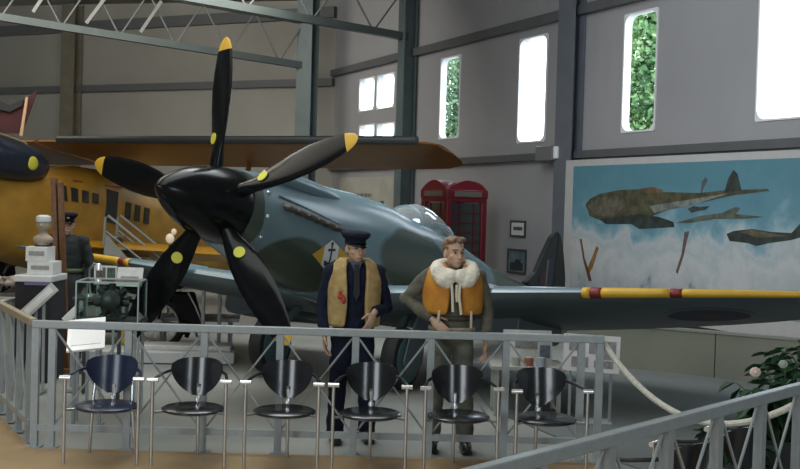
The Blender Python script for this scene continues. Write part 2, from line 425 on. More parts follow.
f = MB(); f.loft([fus_ring(a) for a in [.16+.0]+[.3, .45, .7, .95, 1.3, 1.6, 2, 2.3, 2.6, 2.9, 3.15, 3.4, 3.7, 4, 4.35, 4.7, 5.05, 5.4, 5.85, 6.3, 6.75, 7.2, 7.6, 8, 8.3, 8.6, 8.8, 8.95]])
fus = pl(f, 'fuselage', M_camo, ang=60)
# spinner and back plate
sp = MB(); prof = []
for i in range(15):
    t = i/14; prof.append((max(.004, .365*(1-(1-t)**1.75)**.74), -.80+.93*t))
prof += [(.365, .145)]
sp.revolve(prof, 'Y', 36); spo = pl(sp, 'spinner', M_black, ang=50)
# blades
def blade_ring(r, ch, beta, th, n=14):
    ring = []
    for k in range(n):
        t = 2*pi*k/n; x = cos(t)*ch/2; y = sin(t)*th/2*(1+.25*cos(t))
        ring.append(Vector((x*cos(beta)+y*sin(beta), -x*sin(beta)+y*cos(beta), r)))
    return ring
BL = [(.28, .15, 42, .14), (.40, .18, 38, .12), (.52, .235, 33, .085), (.68, .295, 27, .065), (.88, .325, 21, .05), (1.08, .315, 16, .04), (1.26, .275, 13, .032), (1.40, .225, 11, .026), (1.46, .195, 10, .023)]
TP = [(1.46, .195, 10, .0235), (1.52, .15, 10, .018), (1.56, .10, 10, .013), (1.585, .03, 10, .006)]
DEL = -.080
BL = [(r_*1.035, *q_) for r_, *q_ in BL]; TP = [(r_*1.035, *q_) for r_, *q_ in TP]
for k in range(5):
    phi = DEL + 2*pi*k/5; rot = Matrix.Rotation(phi, 3, 'Y'); rot4 = rot.to_4x4()
    b = MB(); b.loft([[rot @ v for v in blade_ring(r, c, R(be), th)] for r, c, be, th in BL])
    bo = pl(b, 'propeller_blade', M_black, ang=60)
    t = MB(); t.loft([[rot @ v for v in blade_ring(r, c*1.01, R(be), th*1.05)] for r, c, be, th in TP]); tag(t.build('blade_tip', M_yel, bo, ang=60), 'yellow blade tip')
    d = MB(); be = R(29); nrm = Vector((-sin(be), -cos(be), 0)); ax = Vector((cos(be), -sin(be), 0)); c = Vector((0, 0, .62))+nrm*.044
    ring = [c+(ax*cos(2*pi*i/16)+Vector((0, 0, 1))*sin(2*pi*i/16))*.055 for i in range(16)]
    d.prism([rot @ p for p in ring], rot @ (nrm*.008)); tag(d.build('blade_marking', mat('yellow_spot', (.62, .60, .06), .5), bo, smooth=False), 'round yellow spot near the blade root')
# exhaust stubs
for sgn in (1, -1):
    for i in range(6):
        a = .60+i*.165; u = .10-.010*i; wv = side_w(a, u)
        e = MB(); e.tube([(sgn*(wv-.03), a, u), (sgn*(wv+.05), a+.015, u-.012), (sgn*(wv+.085), a+.075, u-.03)], .04, 10, [.046, .046, .036], flat=.8)
        pl(e, 'exhaust_stub', mat('exhaust_rust_grey', (.085, .075, .068), .55, .4, var=.4, scale=20))
    e = MB(); pts = []
    for i in range(9): a = .50+i*.13; pts.append(Vector((sgn*(side_w(a, .15)+.002), a, .185-.01*i)))
    e.tube(pts, .012, 6); pl(e, 'exhaust_fairing', M_camo)
# rocker-cover bulges on the cowling, carburettor intake
for sgn in (1, -1):
    e = MB(); e.ell((sgn*.25, 1.10, .385), (.12, .75, .095)); pl(e, 'cowling_bulge', M_camo)
e = MB(); e.loft([[Vector((x*k, a, z)) for x, z in ((-.16, -.66), (.16, -.66), (.18, -.60), (.18, -.45), (-.18, -.45), (-.18, -.60))] for a, k in ((1.5, .95), (1.9, 1), (2.8, 1), (3.4, .7))])
pl(e, 'intake_scoop', M_camo, bevel=.03)

# wings
SPAN, C0 = 5.62, 2.5
def chord(wv): return C0*sqrt(max(.0004, 1-(wv/SPAN)**2))
def le_a(wv): return 2.0 + .30*(C0-chord(wv))
def wing_u(wv): return -.60+.072*wv
def airfoil(t): return .6*(0.2969*sqrt(t)-.126*t-.3516*t*t+.2843*t**3-.1036*t**4)/.6*5
def wing_ring(sg, wv, n=12, thick=.135):
    c = chord(wv); tk = thick*(1-.45*wv/SPAN); a0 = le_a(wv); u0 = wing_u(wv); up, lo = [], []
    for i in range(n+1):
        t = (1-cos(pi*i/n))/2; y = airfoil(t)*tk*c
        up.append(Vector((sg*wv, a0+t*c, u0+y*1.1-.065*t*c))); lo.append(Vector((sg*wv, a0+t*c, u0-y*.85-.065*t*c)))
    return up+lo[-2:0:-1]
WS = [.25, .6, 1, 1.5, 2, 2.5, 3, 3.5, 4, 4.4, 4.8, 5.1, 5.3, 5.45, 5.55, 5.6, 5.618]
M_wing = camo('wing_camouflage', [((3.6, 3, -.3), (.55, 1.6, 1)), ((-3.9, 3.0, -.3), (.6, 1.6, 1))], (.115, .175, .20), (.05, .07, .055), nscale=.4, thr=.62)
for sg, nm in ((1, 'port'), (-1, 'starboard')):
    wg = MB(); wg.loft([wing_ring(sg, wv) for wv in WS]); wo = pl(wg, 'wing', M_wing, ang=50)
    wo.data.materials.append(M_under)
    for p in wo.data.polygons:
        if p.normal.z < -.25: p.material_index = 1
    def strip(w0, w1, name, m, ext=.006, frac=.024, steps=14):
        s_ = MB(); rings = []
        for i in range(steps+1):
            wv = w0+(w1-w0)*i/steps; c = chord(wv); tk = .135*(1-.45*wv/SPAN); a0 = le_a(wv); u0 = wing_u(wv); r = []
            for j in range(-6, 7):
                t = (abs(j)/6)**2*frac; y = airfoil(t)*tk*c*(1.1 if j > 0 else .85)
                r.append(Vector((sg*wv, a0+t*c-ext, u0+(y+ext)*(1 if j > 0 else -1)*(j != 0)-.065*t*c)))
            rings.append(r)
        s_.loft(rings, cap=False, closed=False); return tag(s_.build(name, m, wo, ang=60, solid=.006), '%s band along the wing leading edge' % ('yellow' if m is M_yel else 'red'))
    strip(2.94, 3.02, 'leading_edge_stripe', M_yel, steps=2); strip(3.02, 3.13, 'gun_port_patch', M_red, steps=3)
    strip(3.13, 3.78, 'leading_edge_stripe', M_yel, steps=8); strip(3.78, 3.89, 'gun_port_patch', M_red, steps=3); strip(3.89, 5.08, 'leading_edge_stripe', M_yel)
    # roundel under the wing
    ro = MB(); c = (3.95, le_a(3.95)+.85)
    def low(wv, a):
        ch = chord(wv); t = min(1, max(0, (a-le_a(wv))/ch)); tk = .135*(1-.45*wv/SPAN)
        return wing_u(wv)-airfoil(t)*tk*ch*.85-.065*t*ch-.006
    for r0, r1, mm, lb in ((.40, .45, mat('roundel_pale', (.20, .20, .19), .6), 'pale roundel ring'), (.13, .40, mat('roundel_blue', (.03, .04, .07), .6), 'dark blue roundel ring'), (0, .13, mat('roundel_red', (.12, .03, .025), .6), 'dull red roundel centre')):
        ro = MB(); N = 32; rings = []
        for rr in (r0, r1):
            rings.append([Vector((sg*(c[0]+rr*cos(2*pi*k/N)), c[1]+rr*sin(2*pi*k/N), low(c[0]+rr*cos(2*pi*k/N), c[1]+rr*sin(2*pi*k/N)))) for k in range(N)])
        ro.loft(rings, cap=False); tag(ro.build('roundel_band', mm, wo, smooth=False), lb)
    # cannon stub and radiator
    cn = MB(); wv = 1.92; cn.tube([(sg*wv, le_a(wv)+.3, wing_u(wv)+.02), (sg*wv, le_a(wv)+.02, wing_u(wv)+.02), (sg*wv, le_a(wv)-.22, wing_u(wv)+.01)], .04, 14, [.10, .085, .05])
    pl(cn, 'cannon_fairing', M_camo)
    rd = MB(); rings = []
    for a, k in ((2.9, .96), (3.1, 1), (3.6, 1), (4.2, .9)):
        rings.append([Vector((sg*1.65+x*.34, a, wing_u(1.65)-.10+z)) for x, z in ((-1, 0), (-1, -.20*k), (-.85, -.26*k), (.85, -.26*k), (1, -.20*k), (1, 0))])
    rd.loft(rings); pl(rd, 'radiator_housing', M_under, bevel=.02)
    # wing root fillet
    fr = MB(); fr.tube([(sg*.36, 2.25, -.50), (sg*.42, 3.0, -.50), (sg*.40, 3.9, -.52), (sg*.30, 4.9, -.50), (sg*.2, 5.4, -.42)], .15, 10, [.06, .17, .20, .16, .05]); pl(fr, 'wing_root_fillet', M_camo)
    # tailplane
    tp = MB(); rings = []
    for wv in (.02, .4, .8, 1.2, 1.45, 1.56, 1.6):
        c_ = 1.0*sqrt(max(.01, 1-(wv/1.61)**2.4)); a0 = 8.0+.35*(1-c_)
        rings.append([Vector((sg*wv, a0+t*c_, .22+s_*.05*c_)) for t, s_ in ((0, 0), (.12, .8), (.4, 1), (1, 0.05), (.4, -1), (.12, -.8))])
    tp.loft(rings); pl(tp, 'tailplane', M_camo)
    # main gear
    gx = sg*.87; foot = Vector((gx*1.0, 2.42, -1.195))
    lg = MB(); lg.cyl((gx*.82, 2.80, -.60), foot+Vector((-sg*.10, .02, .22)), .055, .05, 12); lg.cyl(foot+Vector((-sg*.10, .02, .24)), foot+Vector((-sg*.10, 0, 0)), .035, n=10); lg.cyl(foot+Vector((-sg*.11, 0, 0)), foot+Vector((.06*sg, 0, 0)), .04, n=10)
    pl(lg, 'gear_leg', M_green)
    wh = MB(); tw = Matrix.Translation(foot)
    wh.revolve([(.20, -.07), (.26, -.095), (.31, -.08), (.335, -.03), (.335, .03), (.31, .08), (.26, .095), (.20, .07)], 'X', 32, tw); who = pl(wh, 'wheel', M_rubber)
    hb = MB(); hb.revolve([(.02, -.115), (.14, -.112), (.255, -.098), (.26, 0), (.255, .098), (.14, .112), (.02, .115)], 'X', 24, tw); tag(hb.build('wheel_hub', mat('teal_hub_paint', (.075, .14, .155), .45, var=.15), who), 'blue grey hub disc')
    dr = MB()
    dr.prism([Vector((foot.x+sg*.13, foot.y+x, foot.z+z)) for x, z in ((-.20, -.05), (-.08, -.17), (.10, -.17), (.22, -.03), (.22, .20), (.40, .66), (.16, .72), (-.12, .25))], (sg*.02, 0, 0)); pl(dr, 'gear_door', M_under, bevel=.006)
# tail fin, rudder, flash, tailwheel
FIN = [(7.55, .30), (7.95, .52), (8.25, .92), (8.45, 1.16), (8.60, 1.27), (8.72, 1.31), (8.72, .0), (8.3, .05)]
fn = MB(); fn.loft([[Vector((x, a, u)) for a, u in FIN] for x in (-.045, 0, .045)]); fno = pl(fn, 'tail_fin', M_fdark, bevel=.03, smooth=False)
RUD = [(8.735, 1.30), (8.86, 1.26), (8.98, 1.14), (9.12, .90), (9.25, .62), (9.30, .35), (9.26, .12), (9.12, -.05), (8.9, -.12), (8.735, -.1)]
rd = MB(); rd.loft([[Vector((x, a, u)) for a, u in RUD] for x in (-.035, 0, .035)]); pl(rd, 'rudder', M_fdark, bevel=.025, smooth=False)
for a0, a1, u1, mm, lb in ((8.10, 8.34, .62, mat('fin_flash_red', (.07, .014, .018), .5), 'dull red band of the fin flash'), (8.34, 8.39, .78, mat('fin_flash_white', (.20, .20, .19), .5), 'white band of the fin flash'), (8.39, 8.62, .82, mat('fin_flash_blue', (.02, .03, .06), .5), 'dark blue band of the fin flash')):
    for sgn in (1, -1):
        q = MB(); u1b = u1; q.prism([Vector((sgn*.046, a0, .36)), Vector((sgn*.046, a1, .36)), Vector((sgn*.046, a1, u1b)), Vector((sgn*.046, a0, u1b-.14 if a0 < 8.2 else u1b))], (sgn*.005, 0, 0))
        tag(q.build('fin_flash_band', mm, fno, smooth=False), lb)
tw = MB(); tw.cyl((0, 8.2, -.12), (0, 8.35, -.42), .03, n=8); pl(tw, 'tail_strut', M_dark)
tw = MB(); tw.revolve([(.07, -.05), (.12, -.05), (.13, 0), (.12, .05), (.07, .05)], 'X', 20, Matrix.Translation((0, 8.37, -.44))); pl(tw, 'tail_wheel', M_rubber)
# canopy: windscreen and bubble hood
CAN = [(3.36, .20, .55), (3.46, .23, .61), (3.66, .26, .70), (3.86, .275, .775), (4.05, .275, .785), (4.35, .26, .735), (4.65, .22, .65), (4.95, .16, .57), (5.15, .08, .51)]
def can_ring(a, hw, tp, n=14, k=1.0):
    b = sec(a)[1]-.16; return [Vector((hw*k*cos(pi*i/n)*(1 if True else 0), a, b+(tp-b)*k*sin(pi*i/n)**.75)) for i in range(n+1)]
M_can = glass('canopy_glass', (.62, .70, .72), .5, .08, .38)
cp = MB(); cp.loft([can_ring(*c) for c in CAN], cap=False, closed=False); cpo = pl(cp, 'canopy', M_can, ang=60)
for c in (CAN[0], CAN[2], (3.66, .272, .712), CAN[6]):
    h = MB(); h.tube(can_ring(c[0], c[1]*1.01, c[2]+.004), .009, 6); tag(h.build('canopy_frame', M_camo, cpo), 'blue grey canopy frame')
st = MB(); st.box((0, 4.25, .42), (.36, .10, .42)); st.box((0, 4.05, .45), (.2, .12, .2)); pl(st, 'pilot_seat', M_dark, bevel=.04)
# diamond emblem with an anchor on the nose
def skin_patch(name, poly, m, lift, lbl, dens=7):
    q = MB(); c = (sum(p[0] for p in poly)/len(poly), sum(p[1] for p in poly)/len(poly)); rings = []; pts = []
    for i in range(len(poly)):
        p, n_ = poly[i], poly[(i+1) % len(poly)]
        for j in range(dens): pts.append((p[0]+(n_[0]-p[0])*j/dens, p[1]+(n_[1]-p[1])*j/dens))
    for k in (1, .66, .33, .02):
        rings.append([Vector((side_w(c[0]+(a-c[0])*k, c[1]+(u-c[1])*k)+lift, c[0]+(a-c[0])*k, c[1]+(u-c[1])*k)) for a, u in pts])
    q.loft(rings, cap=False); return tag(q.build(name, m, fus), lbl)
eL, eT, eR, eB = (1.14, -.285), (1.42, -.09), (1.78, -.21), (1.46, -.41)
skin_patch('emblem_diamond', [eL, eT, eR, eB], M_yel, .006, 'yellow diamond emblem')
mx = lambda p, q, t: (p[0]+(q[0]-p[0])*t, p[1]+(q[1]-p[1])*t)
skin_patch('emblem_field', [mx(eT, eL, .40), eT, mx(eT, eR, .38), mx(eB, eR, .38), eB, mx(eB, eL, .40)], mat('emblem_white', (.72, .72, .70), .5), .009, 'white field of the emblem')
ec = (1.445, -.25); axd = ((eT[0]-eB[0])*.36, (eT[1]-eB[1])*.36); pr = (.085, .015)
def ap(x, y): return (ec[0]+axd[0]*y+pr[0]*x, ec[1]+axd[1]*y+pr[1]*x)
M_ink = mat('emblem_ink', (.015, .015, .03), .5)
for poly in ([ap(-.16, 1), ap(.16, 1), ap(.16, -1), ap(-.16, -1)], [ap(-.75, .62), ap(.75, .62), ap(.75, .40), ap(-.75, .40)],
             [ap(-1.15, -.35), ap(-.8, -.55), ap(0, -.85), ap(.8, -.55), ap(1.15, -.35), ap(.9, -.85), ap(0, -1.15), ap(-.9, -.85)],
             [ap(.3*cos(t*pi/4), 1.05+.2*sin(t*pi/4)) for t in range(8)]):
    skin_patch('emblem_anchor', poly, M_ink, .012, 'dark anchor of the emblem', 3)
# spots of cowling hardware
for a, u in ((.35, -.05), (.35, .18), (.35, -.25)):
    d = MB(); d.ell((side_w(a, u), a, u), .022, 10, 6); pl(d, 'cowling_fastener', M_steel)

# ------------------------------------------------------------------ yellow biplane behind
YH = Vector((-7.25, 22.0, 1.72)); YYAW, YPIT = .47, .17
bip = thing('biplane', 'large yellow cabin biplane with dark nose parked behind the fighter', 'aircraft', (YH.x, YH.y, 0), -YYAW)
T2 = Matrix.Translation((0, 0, YH.z)) @ Matrix.Rotation(-YPIT, 4, 'X')
def bp_(mb, name, m, parent=None, **k):
    o = mb.build(name, m, parent or bip, **k)
    if not parent: o.matrix_local = T2
    return o
M_ylw = mat('yellow_aircraft_paint', (.42, .225, .030), .40, var=.28, scale=2.2)
M_ywing = mat('orange_fabric_wing', (.20, .085, .016), .40, col2=(.15, .062, .012), scale=1.5)
M_nose = mat('dark_blue_nose', (.02, .028, .05), .3, var=.2)
YS = [(-2.2, .55, .35, -.75), (-1.2, .85, .50, -1.05), (-.2, .95, .75, -1.15), (.5, .98, 1.02, -1.18), (1.4, .98, 1.12, -1.22), (2.6, .98, 1.08, -1.22), (3.8, .90, .92, -1.08), (5.2, .68, .62, -.78), (6.6, .40, .42, -.40), (7.6, .16, .30, -.12)]
def yring(a, hw, t, b, n=36, e=3.2):
    m, h = (t+b)/2, (t-b)/2
    return [Vector((hw*math.copysign(abs(cos(2*pi*k/n))**(2/e), cos(2*pi*k/n)), a, m+h*math.copysign(abs(sin(2*pi*k/n))**(2/e), sin(2*pi*k/n)))) for k in range(n)]
f = MB(); f.loft([yring(*s_) for s_ in YS]); yfus = bp_(f, 'fuselage', M_ylw, ang=60)
CX, CU, CA = .62, .70, -.85
NT = Matrix.Translation((CX, CA, CU))
cw = MB(); cw.revolve([(.12, -1.9), (.30, -1.85), (.38, -1.6), (.40, -1.1), (.39, -.6), (.34, -.15), (.22, .15), (.05, .25)], 'Y', 36, NT); bp_(cw, 'engine_nacelle', M_nose)
rm = MB(); rm.tube([Vector((CX+.10*sin(k), a+CA, CU+r)) for k, a, r in ((0, -1.6, .385), (0, -1.1, .405), (0, -.6, .395), (0, -.3, .37))], .035, 8); tag(bp_(rm, 'nacelle_band', mat('tan_band', (.36, .25, .12), .5)), 'tan strip along the top of the dark nacelle')
yd = MB(); yd.ell((CX+.37, -.42+CA, CU-.02), (.04, .13, .13)); tag(bp_(yd, 'nacelle_marking', mat('yellow_spot', (.62, .60, .06), .5)), 'round yellow spot on the dark nacelle')
hb = MB(); hb.revolve([(.03, -2.2), (.10, -2.1), (.12, -1.9), (.08, -1.85)], 'Y', 18, NT); bp_(hb, 'propeller_hub', M_steel)
def yside(a, u):
    for p, q in zip(YS, YS[1:]):
        if p[0] <= a <= q[0]:
            t = (a-p[0])/(q[0]-p[0]); hw, tp, bt = [p[i]+(q[i]-p[i])*t for i in (1, 2, 3)]; m, h = (tp+bt)/2, (tp-bt)/2
            return hw*(max(0, 1-abs((u-m)/h)**3.2))**(1/3.2)
def yquad(a0, a1, u0, u1, name, m, lift=.012, lbl=None, parent=None):
    q = MB(); q.prism([Vector((yside(a, u)+lift, a, u)) for a, u in ((a0, u0), (a1, u0), (a1, u1), (a0, u1))], (.02, 0, 0)); o = q.build(name, m, parent or yfus, smooth=False)
    return tag(o, lbl) if lbl else o
M_ywin = mat('cabin_window_dark', (.035, .035, .032), .2, var=.1)
# upper wing
def ywing(name, u, hw0, span, ch, a0, sgs, m):
    for sg in sgs:
        wg = MB(); rings = []
        for wv, k in [(hw0, 1), (span*.3, 1), (span*.6, 1), (span*.85, .98), (span*.93, .93), (span*.97, .80), (span*.99, .62), (span, .35)]:
            c = ch*k; r = []; aa = a0+(1-k)*ch*.12
            for i in range(11):
                t = (1-cos(pi*i/10))/2; r.append(Vector((sg*wv, aa+t*c, u-.004*wv+airfoil(t)*(.10 if ch > 2 else .26)*c)))
            for i in range(9, 0, -1):
                t = (1-cos(pi*i/10))/2; r.append(Vector((sg*wv, aa+t*c, u-.004*wv-airfoil(t)*.03*c)))
            rings.append(r)
        wg.loft(rings); wo = bp_(wg, name, m, ang=50)
        yield sg, wo
for sg, wo in ywing('upper_wing', 1.32, .05, 8.75, 2.15, -.35, (1, -1), M_ywing):
    s_ = MB(); s_.tube([(sg*.6, -.34, 1.36), (sg*4, -.34, 1.36-.016), (sg*8.45, -.34, 1.36-.034)], .075, 10); tag(s_.build('leading_edge_slat', mat('dark_slat', (.03, .036, .038), .45), wo), 'dark leading edge of the upper wing')
for sg, wo in ywing('lower_wing', -.64, .6, 6.4, 1.35, .35, (1, -1), mat('amber_wing_paint', (.60, .31, .03), .4, var=.08)): pass
for sg in (1, -1):
    for wv in (3.9,):
        for a0, a1 in ((.1, .5), (1.2, 1.4)):
            s_ = MB(); s_.bar((sg*wv, a1, -.4), (sg*(wv+.2), a0, 1.36), .05, .10); bp_(s_, 'wing_strut', M_ywing)
for i in range(4): yquad(-.38+i*.27, -.22+i*.27, .16+.03*i, .46, 'window', M_ywin)
dq = yquad(.85, 1.18, -.05, .62, 'cabin_door', M_ywin, lbl='dark open cabin doorway')
for i in range(3): yquad(1.42+i*.30, 1.58+i*.30, .12, .46, 'window', M_ywin)
q = MB(); pts = [(0, .60), (1.3, .72), (1.3, .75), (0, .63)]; q.prism([Vector((yside(a, u)+.012, a, u)) for a, u in pts], (.02, 0, 0)); tag(q.build('stripe', M_red, yfus, smooth=False), 'thin red stripe above the windows')
tf = MB(); tf.prism([(-.04, 6.3, .3), (-.04, 7.0, 1.5), (-.04, 7.6, 1.6), (-.04, 7.8, 0)], (.08, 0, 0)); bp_(tf, 'tail_fin', M_ylw)
for sg in (1, -1):
    s_ = MB(); s_.tube([(sg*.7, .6, -.95), (sg*1.15, .55, -1.1), (sg*1.2, .5, -1.3)], .07, 8); bp_(s_, 'gear_leg', M_dark)
    s_ = MB(); s_.revolve([(.2, -.1), (.36, -.12), (.40, 0), (.36, .12), (.2, .1)], 'X', 24, Matrix.Translation((sg*1.3, .45, -1.30))); bp_(s_, 'wheel', M_rubber)

# boarding steps at the biplane's door
b0 = at_y(106, 240, 21.4); b0.z = 0
stp = thing('boarding_steps', 'grey boarding steps with sloping handrails below the biplane door', 'steps', b0, -.10)
M_stair = mat('stair_grey', (.34, .34, .30), .5, var=.1)
q = MB(); q.prism([(0, .5, .02), (1.25, .5, .02), (0.0, .5, 1.35)], (0, .04, 0)); q.prism([(0, -.1, .02), (1.25, -.1, .02), (0.0, -.1, 1.35)], (0, .04, 0)); q.build('side_panel', M_stair, stp, smooth=False)
q = MB()
for i in range(6): q.box((.12+i*.2, .22, 1.25-i*.22), (.24, .62, .04))
q.build('tread', M_stair, stp, smooth=False)
for y in (-.12, .56):
    q = MB(); q.tube([(0, y, 1.1), (0.02, y, 1.62), (.08, y, 1.66), (1.3, y, .75), (1.35, y, .02)], .025, 8); q.tube([(.04, y, 1.36), (1.32, y, .42)], .018, 8); q.build('handrail', M_rail, stp)

# ------------------------------------------------------------------ railings
def railing(name, label, A, Bp, posts, ztop, m=M_rail, brace='x', tall=()):
    t = thing(name, label, 'railing', A, 0, None); d = (Bp-A); L = d.length; d = d.normalized(); P = lambda s_, z: d*s_+EZ*z
    r = MB(); r.bar(P(-.03, ztop-.03), P(L+.03, ztop-.03), .06, .06); r.build('top_rail', m, t, bevel=.008, smooth=False)
    r = MB(); r.bar(P(0, .16), P(L, .16), .04, .05); r.build('bottom_rail', m, t, smooth=False)
    for s_ in posts:
        p = MB(); p.bar(P(s_, 0), P(s_, ztop-.06), .05, .055, up=d); p.box(P(s_, .006), (.11, .11, .012)); p.build('post', m, t, smooth=False)
    for a, b_ in zip(posts, posts[1:]):
        if b_-a < .35: continue
        for (z0, z1) in ((.2, ztop-.08), (ztop-.08, .2)):
            off = Vector((-d.y, d.x, 0))*(.012 if z0 < z1 else -.012)
            r = MB(); r.cyl(P(a+.03, z0)+off, P(b_-.03, z1)+off, .009, n=6); r.build('brace', m, t)
    return t
L = (RB-RA).length
pp = [0.0, .13] + [.13+i*.592 for i in range(1, 8)] + [L]
railing('barrier_railing', 'long grey steel barrier railing running behind the row of chairs', RA, RB, pp, 1.0)
dl = (RL2-RA).length; d_ = (RL2-RA).normalized()
railing('barrier_railing', 'grey railing section receding on the left with a tan handrail', RA+d_*.16, RL2, [.08+i*.43 for i in range(7)], 1.0, brace=None)
for o in [x for x in bpy.data.objects if x.name.startswith('top_rail')][-1:]:
    o.data.materials[0] = mat('tan_handrail', (.33, .28, .19), .45, var=.1); tag(o, 'tan painted handrail')
N0, N1 = Vector((.30, 4.10, 0)), Vector((2.34, 6.43, 0)); nd = (N1-N0).normalized()
railing('barrier_railing', 'near grey railing slanting up across the lower right corner', N0-nd*.9, N0+nd*4.3, [.25+.545*i for i in range(10)], .99)

# rope barrier
rp = MB(); pa = RB+Vector((.04, .03, .93)); pb = Vector((2.95, 7.30, .93)); pts = []
for i in range(25):
    t = i/24; p = pa.lerp(pb, t); p.z -= 4*.44*t*(1-t)*(1+.15*(1-t)); pts.append(p)
rp.tube(pts, .024, 8); tag(rp.build('barrier_rope', mat('cream_rope', (.62, .60, .52), .8, var=.2, scale=40, bump=.3)), 'thick cream rope sagging from the end of the long railing', 'rope')
q = thing('rope_post', 'grey post holding the far end of the cream rope', 'post', (2.97, 7.30, 0))
k = MB(); k.cyl((0, 0, 0.02), (0, 0, .96), .022); k.build('pole', M_rail, q); k = MB(); k.revolve([(.15, 0), (.15, .02), (.03, .04)], 'Z'); k.build('base', M_rail, q)

# ------------------------------------------------------------------ chairs
M_shell = mat('black_shell', (.012, .014, .017), .26, coat=.25, var=.1)
def make_chair(label, four=False, M_shell=M_shell):
    t = thing('armchair', label, 'chair', group='black armchairs')
    def shell(off):
        g = []
        for j in range(13):
            v = j/12; hw = (.20*min(1, (1-(1-v)**2.2))**.56 if v > 0 else .05)*(1-.07*max(0, (v-.75)/.25)**2)
            row = []
            for i in range(15):
                u = -1+2*i/14; z = .475+.285*v - .030*v**3*abs(u)**5
                row.append(Vector((u*hw, .20+.05*v-.13*(u*hw/.2)**2+off, z)))
            g.append(row)
        return g
    A, B = shell(0), shell(.022); b = MB(); nv, nu = 13, 15
    vs = [p for r in A for p in r]+[p for r in B for p in r]; fs = []; N = nv*nu
    for j in range(nv-1):
        for i in range(nu-1):
            a = j*nu+i; fs.append((a, a+1, a+nu+1, a+nu)); fs.append((N+a, N+a+nu, N+a+nu+1, N+a+1))
    bd_ = [i for i in range(nu)]+[j*nu+nu-1 for j in range(1, nv)]+[(nv-1)*nu+i for i in range(nu-2, -1, -1)]+[j*nu for j in range(nv-2, 0, -1)]
    for i in range(len(bd_)):
        a, c = bd_[i], bd_[(i+1) % len(bd_)]; fs.append((a, N+a, N+c, c))
    b.add(vs, fs); b.build('backrest', M_shell, t, ang=60)
    s_ = MB(); s_.revolve([(.02, .385), (.20, .385), (.235, .398), (.235, .413), (.21, .425), (.02, .419)], 'Z', 32); s_.build('seat', M_shell, t)
    for sg in (-1, 1):
        l = MB(); l.tube([(sg*.27, -.17, 0), (sg*.27, -.17, .63)], .013, 10); l.tube([(sg*.27, -.17, .401), (sg*.2, -.1, .398)], .010, 8); l.build('leg', M_steel, t)
        if four:
            l = MB(); l.tube([(sg*.175, .20, 0), (sg*.15, .17, .40), (sg*.14, .215, .60)], .012, 10); l.build('leg', M_steel, t)
        a = MB(); a.tube([(sg*.19, .12, .675), (sg*.235, .04, .665), (sg*.262, -.08, .648), (sg*.27, -.15, .642)], .012, 8); a.build('arm', M_shell, t)
        c = MB(); c.cyl((sg*.27-.04, -.17, .642), (sg*.27+.04, -.17, .642), .016, n=12); tag(c.build('arm_cap', mat('chrome_cap', (.85, .86, .87), .25, .7), t), 'chrome arm cap')
    if not four:
        l = MB(); l.tube([(0, .24, 0), (0, .22, .40), (0, .225, .46), (0, .205, .56)], .014, 10); l.build('leg', M_steel, t)
    s_ = MB(); s_.tube([(0, .17, .40), (0, .215, .43), (0, .205, .54)], .013, 8); s_.cyl((0, .18, .435), (0, .18, .46), .022); s_.build('back_stem', MATS['chrome_cap'], t)
    return t
names = ['dark blue armchair with four legs at the left end of the row before the railing', 'black three-legged armchair just right of the dark blue armchair',
         'third armchair from the left, black, standing left of the capped mannequin', 'fourth armchair from the left, black, in front of the mannequin with the peaked cap',
         'fifth armchair from the left, black, in front of the mannequin in the orange vest', 'last black armchair at the right end of the row before the long railing']
blue = make_chair(names[0], True, mat('dark_blue_shell', (.010, .018, .048), .32, coat=.15, var=.1)); del blue['group']; ch = make_chair(names[1]); y0 = 8.06
for i, (xl, xr) in enumerate(((65, 138), (153, 225), (246, 318), (334, 406), (426, 498), (516, 589))):
    o = (blue, ch)[i] if i < 2 else copy_tree(ch)
    p = (at_y(xl, 400, y0)+at_y(xr, 400, y0))/2
    rz_ = (.02, .0, -.02, .0, .08, .16)[i]; o.location = (p.x-.17*sin(rz_), y0+.17, 0); o.rotation_euler = (0, 0, rz_); o['label'] = names[i]
for i, (p, q_, lb) in enumerate((((1.18, 5.89), (1.49, 6.30), 'black armchair behind the near railing, lower left of the two'), ((1.60, 6.40), (1.96, 6.82), 'black armchair behind the near railing, beside the leafy plant'))):
    o = copy_tree(ch); p, q_ = Vector((*p, 0)), Vector((*q_, 0)); dd = (p-q_).normalized(); m = (p+q_)/2
    rz = math.atan2(dd.y, dd.x)
    o.rotation_euler = (0, 0, rz); o.location = m - Matrix.Rotation(rz, 3, 'Z') @ Vector((0, -.17, 0)); o['label'] = lb

